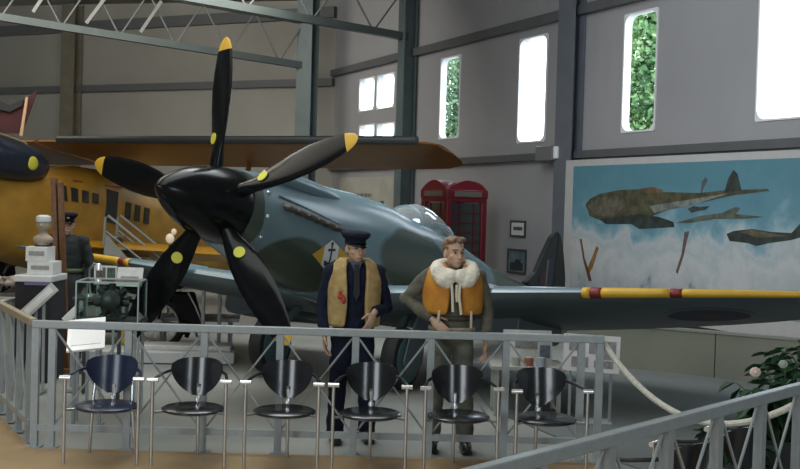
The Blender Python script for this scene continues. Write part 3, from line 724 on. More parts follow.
# ------------------------------------------------------------------ mannequins
M_skin = mat('mannequin_skin', (.46, .29, .20), .55, var=.10, scale=12)
M_eye = mat('eye_dark', (.03, .022, .02), .3)
M_shoe = mat('black_shoe', (.014, .014, .015), .35)
def limb(mb, pts, rs, n=14, flat=1.0):
    mb.tube(pts, 0, n, rs, flat)
    for p, r in zip(pts, rs): mb.ell(p, r*.995, 12, 8)
def hand(mb, wrist, dirv, palm, thumb_side, curl=.5, L=.175):
    d = Vector(dirv).normalized(); n = Vector(palm).normalized(); n = (n-d*n.dot(d)).normalized(); s_ = d.cross(n)*thumb_side
    wv = Vector(wrist); M = Matrix((s_, n, d)).transposed()
    mb.ell(wv+d*.055, (.042, .020, .062), 12, 8, M)
    mb.ell(wv+d*.0, (.028, .022, .035), 10, 6, M)
    for i, (off, ln) in enumerate(((.031, .078), (.010, .088), (-.011, .082), (-.030, .064))):
        k = curl*(1+.12*i); p = wv+s_*off+d*.10; pts = [p-d*.035, p]; dd = d.copy(); ang = 0
        for seg in (.45, .32, .23):
            ang += k*.55; dd = d*cos(ang)+n*sin(ang); pts.append(pts[-1]+dd*ln*seg)
        mb.tube(pts, 0, 8, [.010, .0098, .0092, .0085, .007])
        mb.ell(pts[-1], .0072, 8, 6)
    p = wv+s_*.030+d*.02; t1 = (s_*.75+d*.6+n*.25).normalized(); t2 = (s_*.25+d*.85+n*.4).normalized()
    pts = [p-s_*.015, p+t1*.035, p+t1*.035+t2*.032, p+t1*.035+t2*.055]; mb.tube(pts, 0, 8, [.014, .0125, .0105, .008]); mb.ell(pts[-1], .0082, 8, 6)

def figure(label, loc, rz, arms, feet, headrot, jacket, trousers, style, lean=0.0):
    t = thing('mannequin', label, 'mannequin', loc, rz)
    hz = 1.565; hy = -.02; HR = Euler((headrot[1], 0, headrot[0])).to_matrix(); hc = Vector((lean, hy, hz))
    H = lambda p: hc + HR @ Vector(p)
    b = MB()
    b.ell(H((0, .012, .035)), (.076, .096, .095), 20, 14, HR); b.ell(H((0, -.020, -.035)), (.062, .075, .085), 18, 12, HR); b.ell(H((0, -.052, -.088)), (.034, .034, .030), 12, 8, HR)
    b.tube([H((0, -.085, .018)), H((0, -.105, -.018)), H((0, -.113, -.032)), H((0, -.088, -.044))], 0, 8, [.009, .012, .015, .010])
    b.ell(H((0, -.080, .028)), (.050, .022, .014), 12, 8, HR); b.ell(H((0, -.084, -.066)), (.026, .014, .008), 10, 6, HR); b.ell(H((0, -.082, -.078)), (.022, .014, .008), 10, 6, HR)
    for sg in (-1, 1):
        b.ell(H((sg*.076, .012, -.012)), (.011, .022, .034), 10, 8, HR); b.ell(H((sg*.045, -.058, -.025)), (.022, .022, .022), 10, 8, HR)
    limb(b, [(lean*.4, .012, 1.36), (lean*.8, .006, 1.44), H((0, .012, -.06))], [.062, .055, .052])
    b.ell((0, 0, 1.22), (.15, .095, .20)); b.ell((0, 0, .98), (.13, .09, .16)); b.ell((0, .005, .88), (.145, .10, .10))
    for sg, (shv, el, wr, hd, pn) in zip((-1, 1), arms):
        limb(b, [shv, el, wr], [.045, .036, .026]); hand(b, wr, hd, pn, *( (1,) if sg < 0 else (-1,) ), curl=.55)
    for sg, ft in zip((-1, 1), feet):
        limb(b, [(sg*.09, 0, .88), (sg*.10+(ft[0]-sg*.1)*.5, -.01, .48), (ft[0], ft[1]+.02, .09)], [.08, .055, .038])
        b.ell((ft[0], ft[1]-.05, .045), (.04, .11, .04))
    fuse('body', b, M_skin, t, .0065, 3)
    for sg in (-1, 1):
        e = MB(); e.ell(H((sg*.031, -.083, .006)), (.013, .008, .007), 10, 6, HR); e.build('eye', M_eye, t)
        e = MB(); e.tube([H((sg*.015, -.098, .027)), H((sg*.032, -.094, .031)), H((sg*.052, -.078, .025))], .005, 6); e.build('eyebrow', mat('brow_brown', (.06, .035, .02), .8), t)
    e = MB(); e.tube([H((-.022, -.094, -.071)), H((0, -.099, -.072)), H((.022, -.094, -.071))], .0035, 6); e.build('mouth', mat('lip_dark', (.22, .08, .07), .6), t)
    # jacket
    j = MB(); rows = [(.86, .175, .13), (.95, .168, .125), (1.06, .165, .12), (1.18, .185, .13), (1.30, .195, .132), (1.38, .185, .118), (1.43, .12, .09), (1.46, .072, .068)]
    if style.get('short'): rows = [(.96, .165, .125)]+rows[2:]
    j.loft([[Vector((rx*cos(2*pi*k/24), .005+ry*sin(2*pi*k/24), z)) for k in range(24)] for z, rx, ry in rows])
    for sg, (shv, el, wr, hd, pn) in zip((-1, 1), arms):
        shv, el, wr = Vector(shv), Vector(el), Vector(wr); we = wr-(wr-el).normalized()*.01
        limb(j, [shv-Vector((sg*.06, 0, 0)), shv, (shv+el)/2+Vector((0, .01, 0)), el, (el+we)/2], [.065, .073, .064, .056, .050]); j.tube([(el+we)/2, we], 0, 14, [.050, .042])
    fuse('jacket', j, jacket, t, .011, 4, .010, 11)
    tr = MB(); tr.ell((0, .005, .90), (.165, .125, .12))
    for sg, ft in zip((-1, 1), feet):
        kx = sg*.10+(ft[0]-sg*.1)*.5; limb(tr, [(sg*.085, .005, .86), (sg*.092, 0, .70)], [.098, .090]); tr.tube([(sg*.092, 0, .70), (kx, -.015, .48), (kx*.5+ft[0]*.5, 0, .28), (ft[0], ft[1]+.015, .06)], 0, 16, [.090, .074, .070, .072])
        tr.ell((kx, -.015, .48), .072)
    fuse('trousers', tr, trousers, t, .011, 4, .010, 10)
    for sg, ft in zip((-1, 1), feet):
        s_ = MB(); s_.ell((ft[0], ft[1]-.06, .045), (.048, .135, .048)); s_.ell((ft[0], ft[1]+.02, .06), (.046, .062, .06)); s_.box((ft[0], ft[1]-.05, .012), (.085, .25, .024)); fuse('shoe', s_, M_shoe, t, .009, 2)
    # headgear / hair
    if style.get('cap'):
        c = MB(); c.loft([[H((rx*cos(2*pi*k/28), .012+ry*sin(2*pi*k/28)+dy, z)) for k in range(28)] for z, rx, ry, dy in ((.035, .082, .102, 0), (.075, .085, .105, 0), (.080, .097, .118, -.004), (.108, .118, .136, -.006), (.128, .114, .132, -.002), (.138, .090, .11, 0), (.140, .02, .02, 0))])
        co = c.build('peaked_cap', style['cap'], t)
        v = MB(); pts = []
        A_ = []; B_ = []
        for k in range(13):
            a = pi+pi*k/12; A_.append(H((.080*cos(a), .0+.094*sin(a), .044))); B_.append(H((.078*cos(a), -.01+.150*sin(a), .018+.01*abs(cos(a)))))
        v.loft([A_, B_], cap=False, closed=False); v.build('peak', M_black, co, solid=.008)
        if style.get('badge'):
            v = MB(); v.ell(H((0, -.108, .085)), (.018, .008, .016), 10, 8, HR); tag(v.build('cap_badge', M_yel, co), 'gold cap badge')
        hr = MB(); hr.ell(H((0, .025, .010)), (.079, .092, .062), 18, 10, HR); hr.build('hair', mat('dark_hair', (.03, .022, .016), .7), t)
    else:
        hr = MB(); hr.ell(H((0, .030, .050)), (.084, .095, .088), 20, 12, HR); hr.ell(H((.02, -.045, .105)), (.055, .045, .028), 14, 8, HR); hr.ell(H((-.04, -.03, .10)), (.04, .045, .026), 14, 8, HR)
        fuse('hair', hr, mat('brown_hair', (.20, .12, .065), .6, var=.4, scale=40), t, .007, 2, .010, 30)
    return t, H
def vest(t, rows, gap, m, name, thick, lbl=None):
    g = MB(); rings = []; n = 36
    for z, rx, ry, gp in rows:
        r = []
        for k in range(n+1):
            a = -pi/2+gp+(2*pi-2*gp)*k/n; r.append(Vector((rx*cos(a), .005+ry*sin(a), z)))
        rings.append(r)
    g.loft(rings, cap=False, closed=False); o = g.build(name, m, t, sub=1, ang=180); k = o.modifiers.new('solid', 'SOLIDIFY'); k.thickness = thick; k.offset = 1
    return o

M_tan = mat('tan_vest_cloth', (.40, .29, .12), .85, col2=(.29, .19, .07), scale=14, bump=.5)
m1, H1 = figure('mannequin in dark navy uniform and peaked cap wearing an open tan life vest', (-.37, 9.2, 0), .16,
    [((-.185, .0, 1.37), (-.255, .035, 1.08), (-.235, -.05, .86), (.05, -.15, -1), (.8, -.2, 0)), ((.185, .0, 1.37), (.27, .03, 1.09), (.145, -.175, 1.06), (-.35, -.25, -.9), (-.6, .6, -.2))],
    [(-.13, -.03), (.14, .02)], (.30, .05), M_navy, mat('navy_trousers', (.009, .012, .026), .95, var=.3, scale=25, spec=.2), dict(cap=M_navy, badge=False))
vest(m1, [(.94, .186, .150, .46), (.98, .190, .158, .42), (1.10, .186, .155, .36), (1.24, .200, .162, .36), (1.34, .195, .155, .40), (1.42, .165, .125, .5), (1.465, .105, .10, .62)], .4, M_tan, 'life_vest', .028)
q = MB(); q.ell((-.125, -.172, 1.18), (.030, .012, .022)); q.ell((-.105, -.178, 1.155), (.018, .012, .03)); q.ell((-.135, -.172, 1.205), (.012, .01, .03)); tag(q.build('vest_badge', mat('badge_red', (.32, .03, .02), .6), m1), 'red emblem on the vest')
q = MB(); q.prism([(-.05, -.085, 1.46), (.05, -.085, 1.46), (.0, -.125, 1.34)], (0, -.01, 0)); q.build('shirt_front', mat('shirt_blue_grey', (.05, .06, .09), .8), m1)
q = MB(); q.prism([(-.018, -.135, 1.44), (.018, -.135, 1.44), (.026, -.15, 1.2), (0, -.152, 1.15), (-.026, -.15, 1.2)], (0, -.012, 0)); q.build('necktie', mat('black_tie', (.01, .01, .014), .8), m1); m1.scale = (1.03,)*3

M_org = mat('orange_vest_cloth', (.50, .22, .02), .75, col2=(.40, .15, .015), scale=10, bump=.5)
M_olive = mat('olive_jacket_cloth', (.11, .105, .075), .85, var=.35, scale=14, bump=.5)
m2, H2 = figure('mannequin airman in orange life vest and cream fleece collar, hand on hip', (.445, 8.95, 0), .05,
    [((-.185, .0, 1.38), (-.37, .07, 1.19), (-.165, -.10, 1.045), (.55, -.55, -.5), (.5, .5, -.3)), ((.195, .0, 1.38), (.285, .05, 1.11), (.265, -.05, .88), (0, -.12, -1), (-.8, -.2, 0))],
    [(-.14, .0), (.13, -.02)], (.34, -.02), M_olive, mat('olive_trousers', (.11, .115, .088), .9, var=.25, scale=14, bump=.3), dict(short=True))
vest(m2, [(1.10, .190, .155, .30), (1.14, .195, .168, .22), (1.22, .20, .175, .18), (1.32, .20, .172, .18), (1.40, .19, .150, .24), (1.455, .125, .115, .4)], .3, M_org, 'life_vest', .045)
fc = MB(); pts = []; rs = []
for k in range(21):
    a = -pi/2+.25+(2*pi-.5)*k/20; fr = (1-sin(a))/2
    pts.append(Vector((.115*cos(a)*(1+.25*fr), .0+(.10+.09*fr)*sin(a), 1.475-.085*fr**1.5))); rs.append(.046+.012*fr)
fc.tube(pts, 0, 12, rs); fc.ell(pts[0], rs[0]); fc.ell(pts[-1], rs[-1]);
for sg in (-1, 1): limb(fc, [(sg*.10, .03, 1.475), (sg*.135, -.06, 1.455), (sg*.135, -.14, 1.42), (sg*.10, -.185, 1.365), (sg*.055, -.19, 1.325)], [.045, .055, .062, .060, .035])
fc.ell((0, .08, 1.48), (.11, .05, .05))
fuse('fleece_collar', fc, mat('cream_fleece', (.72, .67, .56), .95, var=.15, scale=45, bump=.3), m2, .010, 4, .005, 30)
m2.scale = (1.025,)*3
M_tape = mat('cream_tape', (.60, .54, .40), .8, var=.1)
for x0, x1, z1 in ((-.035, -.02, 1.12), (.03, .045, 1.10), (.005, .01, 1.20)):
    q = MB(); q.tube([(x0, -.235, 1.33), (x0*.8, -.25, 1.24), (x1, -.24, z1)], .011, 8); q.build('vest_tape', M_tape, m2)
for x in (-.12, .13):
    q = MB(); q.tube([(x, -.18, 1.12), (x*1.05, -.14, .99)], .010, 8); q.build('harness_strap', M_tape, m2)
q = MB(); q.loft([[Vector((rx*cos(2*pi*k/28), .005+ry*sin(2*pi*k/28), z)) for k in range(28)] for z, rx, ry in ((1.035, .176, .134), (1.075, .178, .136))], cap=False); q.build('belt', mat('brown_belt', (.05, .035, .025), .6), m2, solid=.008)
q = MB(); q.loft([[Vector((rx*cos(2*pi*k/28), .005+ry*sin(2*pi*k/28), z)) for k in range(28)] for z, rx, ry in ((.955, .182, .142), (.985, .182, .142))], cap=False); tag(q.build('jacket_waistband', mat('cream_waistband', (.36, .32, .24), .9, var=.3, scale=30), m2, solid=.012), 'pale fleece waistband')

m3, H3 = figure('mannequin in dark coat and cap standing beside the brown timber post', (-3.93, 13.0, 0), -.1,
    [((-.185, .0, 1.38), (-.255, .03, 1.09), (-.22, -.06, .86), (.05, -.15, -1), (.8, -.2, 0)), ((.185, .0, 1.38), (.26, .03, 1.10), (.235, -.05, .86), (0, -.15, -1), (-.8, -.2, 0))],
    [(-.11, 0), (.11, 0)], (.5, .0), mat('dark_coat_cloth', (.018, .024, .026), .9, var=.3, scale=20), mat('dark_trouser_cloth', (.014, .018, .02), .9, var=.3), dict(cap=M_navy, badge=True))
q = MB(); q.loft([[Vector((rx*cos(2*pi*k/28), .005+ry*sin(2*pi*k/28), z)) for k in range(28)] for z, rx, ry in ((1.03, .183, .14), (1.08, .184, .141))], cap=False); q.build('belt', mat('green_belt', (.07, .10, .035), .7), m3, solid=.012)
sk = MB(); sk.loft([[Vector((rx*cos(2*pi*k/28), .005+ry*sin(2*pi*k/28), z)) for k in range(28)] for z, rx, ry in ((.50, .225, .18), (.7, .21, .165), (.9, .185, .14), (1.03, .175, .13))], cap=False); sk.build('coat_skirt', MATS['dark_coat_cloth'], m3, solid=.012); m3.scale = (1.055,)*3

# ------------------------------------------------------------------ telephone box by the wall
pb_ = at_y(453, 230, 21.3); pb_.z = 0
tb = thing('telephone_box', 'red telephone box with domed roof standing against the back of the hall', 'telephone box', pb_, .55)
M_tred = mat('telephone_red', (.15, .008, .016), .35, var=.12, scale=3)
W_ = .92
q = MB(); q.box((0, 0, .08), (W_, W_, .16)); q.build('plinth', mat('plinth_black', (.03, .03, .03), .6), tb, bevel=.01)
q = MB()
for x in (-1, 1):
    for y in (-1, 1): q.box((x*(W_/2-.06), y*(W_/2-.06), 1.13), (.12, .12, 1.98))
q.box((0, 0, 2.16), (W_, W_, .10)); q.build('frame', M_tred, tb, bevel=.012)
q = MB(); q.box((0, 0, 2.27), (W_*1.03, W_*1.03, .17)); q.build('sign_band', M_tred, tb, bevel=.02)
N = 14; hw = W_*.51; top = []; q = MB()
def arch(x): return .20*(cos(1.32*x/hw)-cos(1.32))/(1-cos(1.32))
for i in range(N+1):
    for k in range(N+1):
        x, y = -hw+2*hw*i/N, -hw+2*hw*k/N; top.append(Vector((x, y, 2.33+max(arch(x), arch(y)))))
low_ = [Vector((p.x, p.y, 2.30)) for p in top]; M1 = N+1; fs = []
for i in range(N):
    for k in range(N):
        a = i*M1+k; fs.append((a, a+1, a+M1+1, a+M1))
edge = [k for k in range(M1)]+[i*M1+N for i in range(1, M1)]+[N*M1+k for k in range(N-1, -1, -1)]+[i*M1 for i in range(N-1, 0, -1)]
for i in range(len(edge)):
    a, b = edge[i], edge[(i+1) % len(edge)]; fs.append((a, M1*M1+a, M1*M1+b, b))
q.add(top+low_, fs); q.build('domed_roof', M_tred, tb, ang=50)
M_pglass = mat('phone_glass_dark', (.045, .055, .055), .12)
for k in range(4):
    rot = Matrix.Rotation(k*pi/2, 3, 'Z')
    g = MB(); g.add([rot @ Vector(p) for p in ((-W_/2+.1, -W_/2+.045, .6), (W_/2-.1, -W_/2+.045, .6), (W_/2-.1, -W_/2+.045, 2.1), (-W_/2+.1, -W_/2+.045, 2.1))], [(0, 1, 2, 3)]); dp = g.build('glazed_panel', M_pglass, tb, smooth=False)
    b = MB(); b.box((0, -W_/2+.05, .38), (W_-.2, .04, .46), None); 
    for x in (-.17, .17): b.box((x, -W_/2+.035, 1.35), (.014, .03, 1.5))
    for z in range(1, 8): b.box((0, -W_/2+.035, .6+z*1.5/8), (W_-.2, .03, .012))
    b.v = [rot @ v for v in b.v]; b.build('glazing_bars', M_tred, dp, smooth=False)
    s_ = MB(); s_.box((0, -W_*.515-.004, 2.27), (.62, .012, .10)); s_.v = [rot @ v for v in s_.v]; s_.build('name_plate', mat('opal_sign', (.13, .115, .10), .4), tb, smooth=False)
    s_ = MB(); s_.ell((0, -W_*.46, 2.42), (.06, .02, .045)); s_.ell((0, -W_*.46, 2.465), (.03, .018, .025)); s_.v = [rot @ v for v in s_.v]; s_.build('crest', mat('crest_pale', (.30, .22, .18), .5), tb)

# ------------------------------------------------------------------ things on the right wall
def wall_rect(x0, y0, x1, y1, off):
    xm, ym = (x0+x1)/2, (y0+y1)/2
    return wall_sz(x0, ym, off)[0], wall_sz(x1, ym, off)[0], wall_sz(xm, y1, off)[1], wall_sz(xm, y0, off)[1]
def wbox(mb, s0, s1, z0, z1, o0, o1):
    return mb.prism([WP(s0, z0, o0), WP(s1, z0, o0), WP(s1, z1, o0), WP(s0, z1, o0)], EN*(o1-o0))
def picture(label, rect, inner, name='framed_picture', cat='picture', extra=None):
    s0, s1, z0, z1 = wall_rect(*rect, .0); t = thing(name, label, cat, WP((s0+s1)/2, z0, .01))
    M = Matrix.Translation(-Vector(t.location))
    def lo(mb): mb.v = [M @ v for v in mb.v]; return mb
    q = MB(); e = .035
    wbox(q, s0, s1, z0, z0+e, .012, .04); wbox(q, s0, s1, z1-e, z1, .012, .04); wbox(q, s0, s0+e, z0+e, z1-e, .012, .04); wbox(q, s1-e, s1, z0+e, z1-e, .012, .04)
    lo(q).build('frame', mat('picture_frame_dark', (.05, .05, .05), .4), t, smooth=False)
    q = MB(); wbox(q, s0+e*.8, s1-e*.8, z0+e*.8, z1-e*.8, .012, .025); lo(q).build('print', inner, t, smooth=False)
    if extra:
        for (u0, u1, v0, v1, m, nm) in extra:
            q = MB(); wbox(q, s0+(s1-s0)*u0, s0+(s1-s0)*u1, z0+(z1-z0)*v0, z0+(z1-z0)*v1, .025, .028); lo(q).build(nm, m, t, smooth=False)
    return t
M_gry = mat('print_grey', (.10, .11, .12), .6, var=.3, scale=9)
picture('small white framed print with a grey drawing, upper of two on the wall', (511.5, 220.5, 526.5, 237), M_board, extra=[(.2, .8, .40, .62, M_gry, 'drawing')])
picture('dark blue framed photograph, lower of two pictures on the wall', (508.5, 249, 527, 273.5), mat('print_sea', (.14, .22, .26), .5, col2=(.07, .12, .14), scale=3), extra=[(.15, .85, .12, .45, mat('print_dark', (.03, .04, .045), .6), 'dark_shape'), (.42, .72, .40, .58, mat('print_dark', (.03, .04, .045), .6), 'dark_shape')])
s0, s1, z0, z1 = wall_rect(340, 177, 397, 226, .0)
pt = thing('display_poster', 'pale wall poster with small heading behind the fighter nose', 'poster', WP((s0+s1)/2, z0-.8, .02)); PT = -Vector(pt.location)
def lo(mb): mb.v = [v+PT for v in mb.v]; return mb
q = MB(); wbox(q, s0, s1, z0-.8, z1, .012, .04); lo(q).build('sheet', mat('poster_paper', (.36, .36, .32), .7, col2=(.31, .30, .26), scale=2), pt, smooth=False)
q = MB(); x = s0+.45
for k in range(13):
    wd = (.06, .10, .05, .12, .08, .06, .11)[k % 7]; wbox(q, x, x+wd, z1-.50, z1-.42, .04, .044); x += wd+.05
lo(q).build('heading', mat('poster_ink', (.08, .075, .07), .7), pt, smooth=False)
for (u, v, w_, h_, c_) in ((.30, .30, .30, .26, (.30, .17, .12)), (.56, .10, .5, .5, (.20, .24, .20)), (.76, .22, .18, .42, (.05, .12, .09))):
    q = MB(); wbox(q, s0+(s1-s0)*u, s0+(s1-s0)*u+w_, z0+v, z0+v+h_, .04, .044); lo(q).build('picture_panel', mat('poster_panel_%d' % int(u*100), c_, .6, var=.4, scale=6), pt, smooth=False)
# small floodlight on a bracket above the girt
s0, s1, z0, z1 = wall_rect(539, 146, 556, 161, .25); fl_ = thing('floodlight', 'small grey floodlight with white face fixed beside the tall window', 'lamp', WP((s0+s1)/2, z0, .2)); PT = -Vector(fl_.location)
q = MB(); wbox(q, s0, s1, z0, z1, .12, .34); lo(q).build('housing', mat('lamp_grey', (.14, .14, .15), .5), fl_, bevel=.02, smooth=False)
q = MB(); wbox(q, s1, s1+.10, z0+.03, z1-.02, .14, .32); tag(lo(q).build('lens', mat('lens_white', (.75, .76, .78), .3), fl_, bevel=.02, smooth=False), 'white lens')
q = MB(); wbox(q, (s0+s1)/2-.03, (s0+s1)/2+.03, z0+.1, z0+.16, 0, .13); lo(q).build('bracket', M_dark, fl_, smooth=False)

# mural board
MO = .34
sA, zTop = wall_sz(566, 163, MO); sB = wall_sz(842, 150, MO)[0]; zTop = wall_sz(690, 156, MO)[1]; zBot = wall_sz(750, 335, MO)[1]
mu = thing('mural_painting', 'large wall painting of bombers above white clouds in a blue sky', 'painting', WP((sA+sB)/2, zBot, MO)); PT = -Vector(mu.location)
q = MB(); wbox(q, sA, sB, zBot, zTop+.02, MO-.05, MO); lo(q).build('board', mat('mural_border_white', (.42, .42, .42), .6, var=.05), mu, smooth=False)
m = bpy.data.materials.new('painted_sky'); m.use_nodes = True; nt = m.node_tree; b = nt.nodes['Principled BSDF']; b.inputs['Roughness'].default_value = .6
tc = nt.nodes.new('ShaderNodeTexCoord'); sx = nt.nodes.new('ShaderNodeSeparateXYZ'); nt.links.new(tc.outputs['Object'], sx.inputs[0])
nz = nt.nodes.new('ShaderNodeTexNoise'); nz.inputs['Scale'].default_value = 1.5; nz.inputs['Detail'].default_value = 6; nz.inputs['Roughness'].default_value = .6; nt.links.new(tc.outputs['Object'], nz.inputs['Vector'])
ma = nt.nodes.new('ShaderNodeMath'); ma.operation = 'MULTIPLY_ADD'; ma.inputs[1].default_value = 2.0; nt.links.new(nz.outputs['Fac'], ma.inputs[0]); nt.links.new(sx.outputs['Z'], ma.inputs[2])
mr = nt.nodes.new('ShaderNodeMapRange'); mr.inputs['From Min'].default_value = 1.0; mr.inputs['From Max'].default_value = 3.2; nt.links.new(ma.outputs[0], mr.inputs['Value'])
cr = nt.nodes.new('ShaderNodeValToRGB'); e = cr.color_ramp.elements; e[0].position = 0; e[0].color = (.22, .28, .32, 1); e[1].position = 1; e[1].color = (.075, .20, .255, 1)
for p, c in ((.14, (.14, .21, .26)), (.20, (.34, .37, .39)), (.36, (.44, .46, .47)), (.46, (.34, .39, .42)), (.54, (.40, .44, .46)), (.64, (.20, .33, .39)), (.74, (.105, .235, .30))):
    n_ = e.new(p); n_.color = (*c, 1)
nt.links.new(mr.outputs['Result'], cr.inputs['Fac']); nt.links.new(cr.outputs['Color'], b.inputs['Base Color'])
sC = wall_sz(574, 165, MO)[0]; zC = zTop-.09
q = MB(); wbox(q, sC, sB-.05, zBot+.28, zC, MO, MO+.006); lo(q).build('painted_sky', m, mu, smooth=False)
def paint(poly, name, col, lbl, lvl=1, var=.55):
    q = MB(); pts = [wall_sz(x, y, MO) for x, y in poly]; q.prism([WP(s_, z, MO+.006+.003*(lvl-1)) for s_, z in pts], EN*.003)
    return tag(lo(q).build(name, mat('mural_%s' % '_'.join('%d' % (c*1000) for c in col), col, .65, var=var, scale=7), mu, smooth=False), lbl)
OL, OD, OG = (.085, .085, .045), (.035, .05, .045), (.13, .12, .09)
paint([(586, 205), (590, 199), (600, 194), (620, 190), (648, 189), (662, 192), (700, 193), (728, 190), (768, 189), (770, 191), (735, 195), (700, 203), (668, 210), (655, 215), (640, 222), (605, 222), (590, 216)], 'painted_bomber', OL, 'near olive bomber in the painting')
paint([(725, 192), (729, 178), (734, 170), (738, 174), (742, 191)], 'painted_fin', OD, 'fin of the near bomber', 2)
paint([(640, 214), (660, 217), (674, 222), (675, 227), (640, 229), (632, 224), (606, 224), (600, 219)], 'painted_engine', OD, 'dark engine of the near bomber', 2)
paint([(650, 206), (700, 198), (730, 193), (700, 203), (668, 210), (655, 213)], 'painted_belly', (.22, .24, .22), 'pale belly of the near bomber', 2)
paint([(588, 206), (600, 198), (618, 195), (628, 203), (618, 215), (598, 216)], 'painted_nose', OG, 'glazed nose of the near bomber', 2)
paint([(640, 189), (652, 187), (664, 190), (660, 193), (644, 193)], 'painted_hump', (.17, .10, .05), 'brown dorsal hump of the near bomber', 2)
paint([(676, 223), (700, 216), (722, 213), (736, 207), (741, 208), (736, 214), (765, 217), (742, 219), (715, 219), (690, 223)], 'painted_bomber', (.10, .12, .09), 'middle distant bomber in the painting')
paint([(727, 234), (734, 231), (752, 229), (772, 232), (792, 233), (802, 222), (806, 236), (792, 240), (770, 243), (757, 246), (748, 243), (730, 241)], 'painted_bomber', OD, 'dark bomber at the right of the painting')
paint([(740, 232), (752, 230), (770, 233), (788, 236), (760, 238)], 'painted_belly', (.14, .13, .08), 'olive back of the right bomber', 2)
paint([(688, 209), (694, 206), (700, 207), (710, 206), (706, 210), (698, 211), (692, 213)], 'painted_bomber', (.05, .06, .06), 'tiny dark aircraft in the painting')
paint([(685, 232), (690, 231), (687.5, 240), (684, 256), (678, 274), (676, 272), (682, 254)], 'painted_streak', (.16, .10, .10), 'reddish smoke streak in the painting')
paint([(702, 182), (706, 177), (708, 180), (704, 188), (701, 196)], 'painted_streak', (.11, .12, .14), 'faint small streak in the painting')
paint([(580, 239), (582, 239), (585, 258), (590, 272), (592, 281), (589, 281), (584, 262)], 'painted_streak', (.16, .07, .045), 'red streak at the left of the painting')
paint([(597, 246), (599, 248), (593, 268), (588, 276), (588, 268)], 'painted_streak', (.28, .16, .05), 'ochre streak at the left of the painting')
# ------------------------------------------------------------------ left side: banner, post, motorcycle, cases
bn0 = at_y(18, 134, 24.5)
bt = thing('red_banner', 'dark red cloth with pale pole high above the biplane nose', 'banner', (bn0.x, bn0.y, bn0.z-.2))
def bl(x, y, d=0.0): return at_y(x, y, 24.5+d)-Vector(bt.location)
q = MB(); q.prism([bl(-16, 96), bl(0, 104), bl(9, 107), bl(18, 105), bl(26, 99), bl(37, 90), bl(31, 108), bl(26, 122), bl(22, 133), bl(-16, 134)], (0, .04, 0)); q.build('cloth', mat('dark_red_cloth', (.045, .004, .008), .9, col2=(.02, .004, .005), scale=1.5), bt, smooth=False)
q = MB(); q.prism([bl(-16, 94, -.03), bl(0, 101, -.03), bl(10, 105, -.03), bl(24, 99, -.03), bl(22, 106, -.03), bl(10, 112, -.03), bl(-16, 106, -.03)], (0, -.02, 0)); q.build('cloth_border', mat('black_cloth', (.012, .012, .013), .9), bt, smooth=False)
q = MB(); q.cyl(bl(21, 136, -.08), bl(27, 97, -.08), .04, .03, 10); tag(q.build('pole', mat('pale_wood', (.36, .24, .13), .6), bt), 'pale wooden pole')
q = MB(); q.box((0, .1, -.35), (1.1, .25, .8)); q.build('mount', M_nose, bt) if False else None

pp_ = at_floor(66, 372)
po = thing('timber_post', 'tall brown timber post at the left beside the dark mannequin', 'post', (pp_.x, 12.45, 0))
tp_ = at_y(54, 178, 12.45)
q = MB(); q.bar((at_y(61, 350, 12.45).x-pp_.x-.0, 0, 0.03), (tp_.x-pp_.x, 0, tp_.z), .055, .10); q.bar((at_y(61, 350, 12.45).x-pp_.x+.075, 0, .03), (tp_.x-pp_.x+.075, 0, tp_.z-.05), .05, .07); q.build('upright', M_wood, po, smooth=False)
q = MB(); q.box((.05, 0, .02), (.3, .26, .04)); q.build('base', M_wood, po, smooth=False)

# motorcycle under the starboard wing
mp = at_y(158, 326, 14.4); MR = mp.z
mo = thing('motorcycle', 'black vintage motorcycle parked beneath the far wing with its rear wheel showing', 'motorcycle', (mp.x, 14.4, 0), .12)
R_ = .36
for x in (0, -1.38):
    q = MB(); q.revolve([(.27, -.05), (.33, -.055), (.36, -.02), (.36, .02), (.33, .055), (.27, .05), (.27, -.05)], 'Y', 32, Matrix.Translation((x, 0, R_)), cap=False); w_ = q.build('wheel', M_rubber, mo)
    q = MB(); q.revolve([(.245, -.04), (.285, -.05), (.285, .05), (.245, .04), (.245, -.04)], 'Y', 32, Matrix.Translation((x, 0, R_)), cap=False)
    for k in range(16):
        a = 2*pi*k/16; q.cyl((x, (-1)**k*.03, R_), (x+.26*cos(a), 0, R_+.26*sin(a)), .004, n=5)
    q.cyl((x, -.06, R_), (x, .06, R_), .06, n=14); q.build('wheel_rim', mat('dull_steel', (.42, .43, .42), .45, .3), w_)
    q = MB(); rings = []
    rng = range(-25, 150, 8) if x == 0 else range(20, 150, 8)
    for a in rng:
        t_ = R(a); c_ = Vector((x+.415*cos(t_), 0, R_+.415*sin(t_))); o_ = Vector((cos(t_), 0, sin(t_)))
        rings.append([c_+Vector((0, -.09, 0))-o_*.03, c_+Vector((0, -.07, 0)), c_+Vector((0, 0, 0))+o_*.02, c_+Vector((0, .07, 0)), c_+Vector((0, .09, 0))-o_*.07])
    q.loft(rings, cap=False, closed=False); q.build('mudguard', M_black, mo, solid=.01)
q = MB(); q.tube([(.36, -.10, R_+.20), (.45, -.10, R_+.02), (.52, -.10, R_-.16)], .016, 8); q.build('mudguard_stay', M_steel, mo)
q = MB(); q.loft([[Vector((x, y*k, z+dz)) for y, z in ((-.14, .66), (.14, .66), (.17, .80), (.10, .92), (-.10, .92), (-.17, .80))] for x, k, dz in ((-1.0, .6, .02), (-.85, 1, .03), (-.55, 1, 0), (-.42, .6, -.05))]); q.build('fuel_tank', M_black, mo, bevel=.02)
q = MB(); q.ell((-.22, 0, .80), (.22, .15, .07)); q.ell((.14, 0, .86), (.20, .14, .06)); q.build('saddle', M_dark, mo)
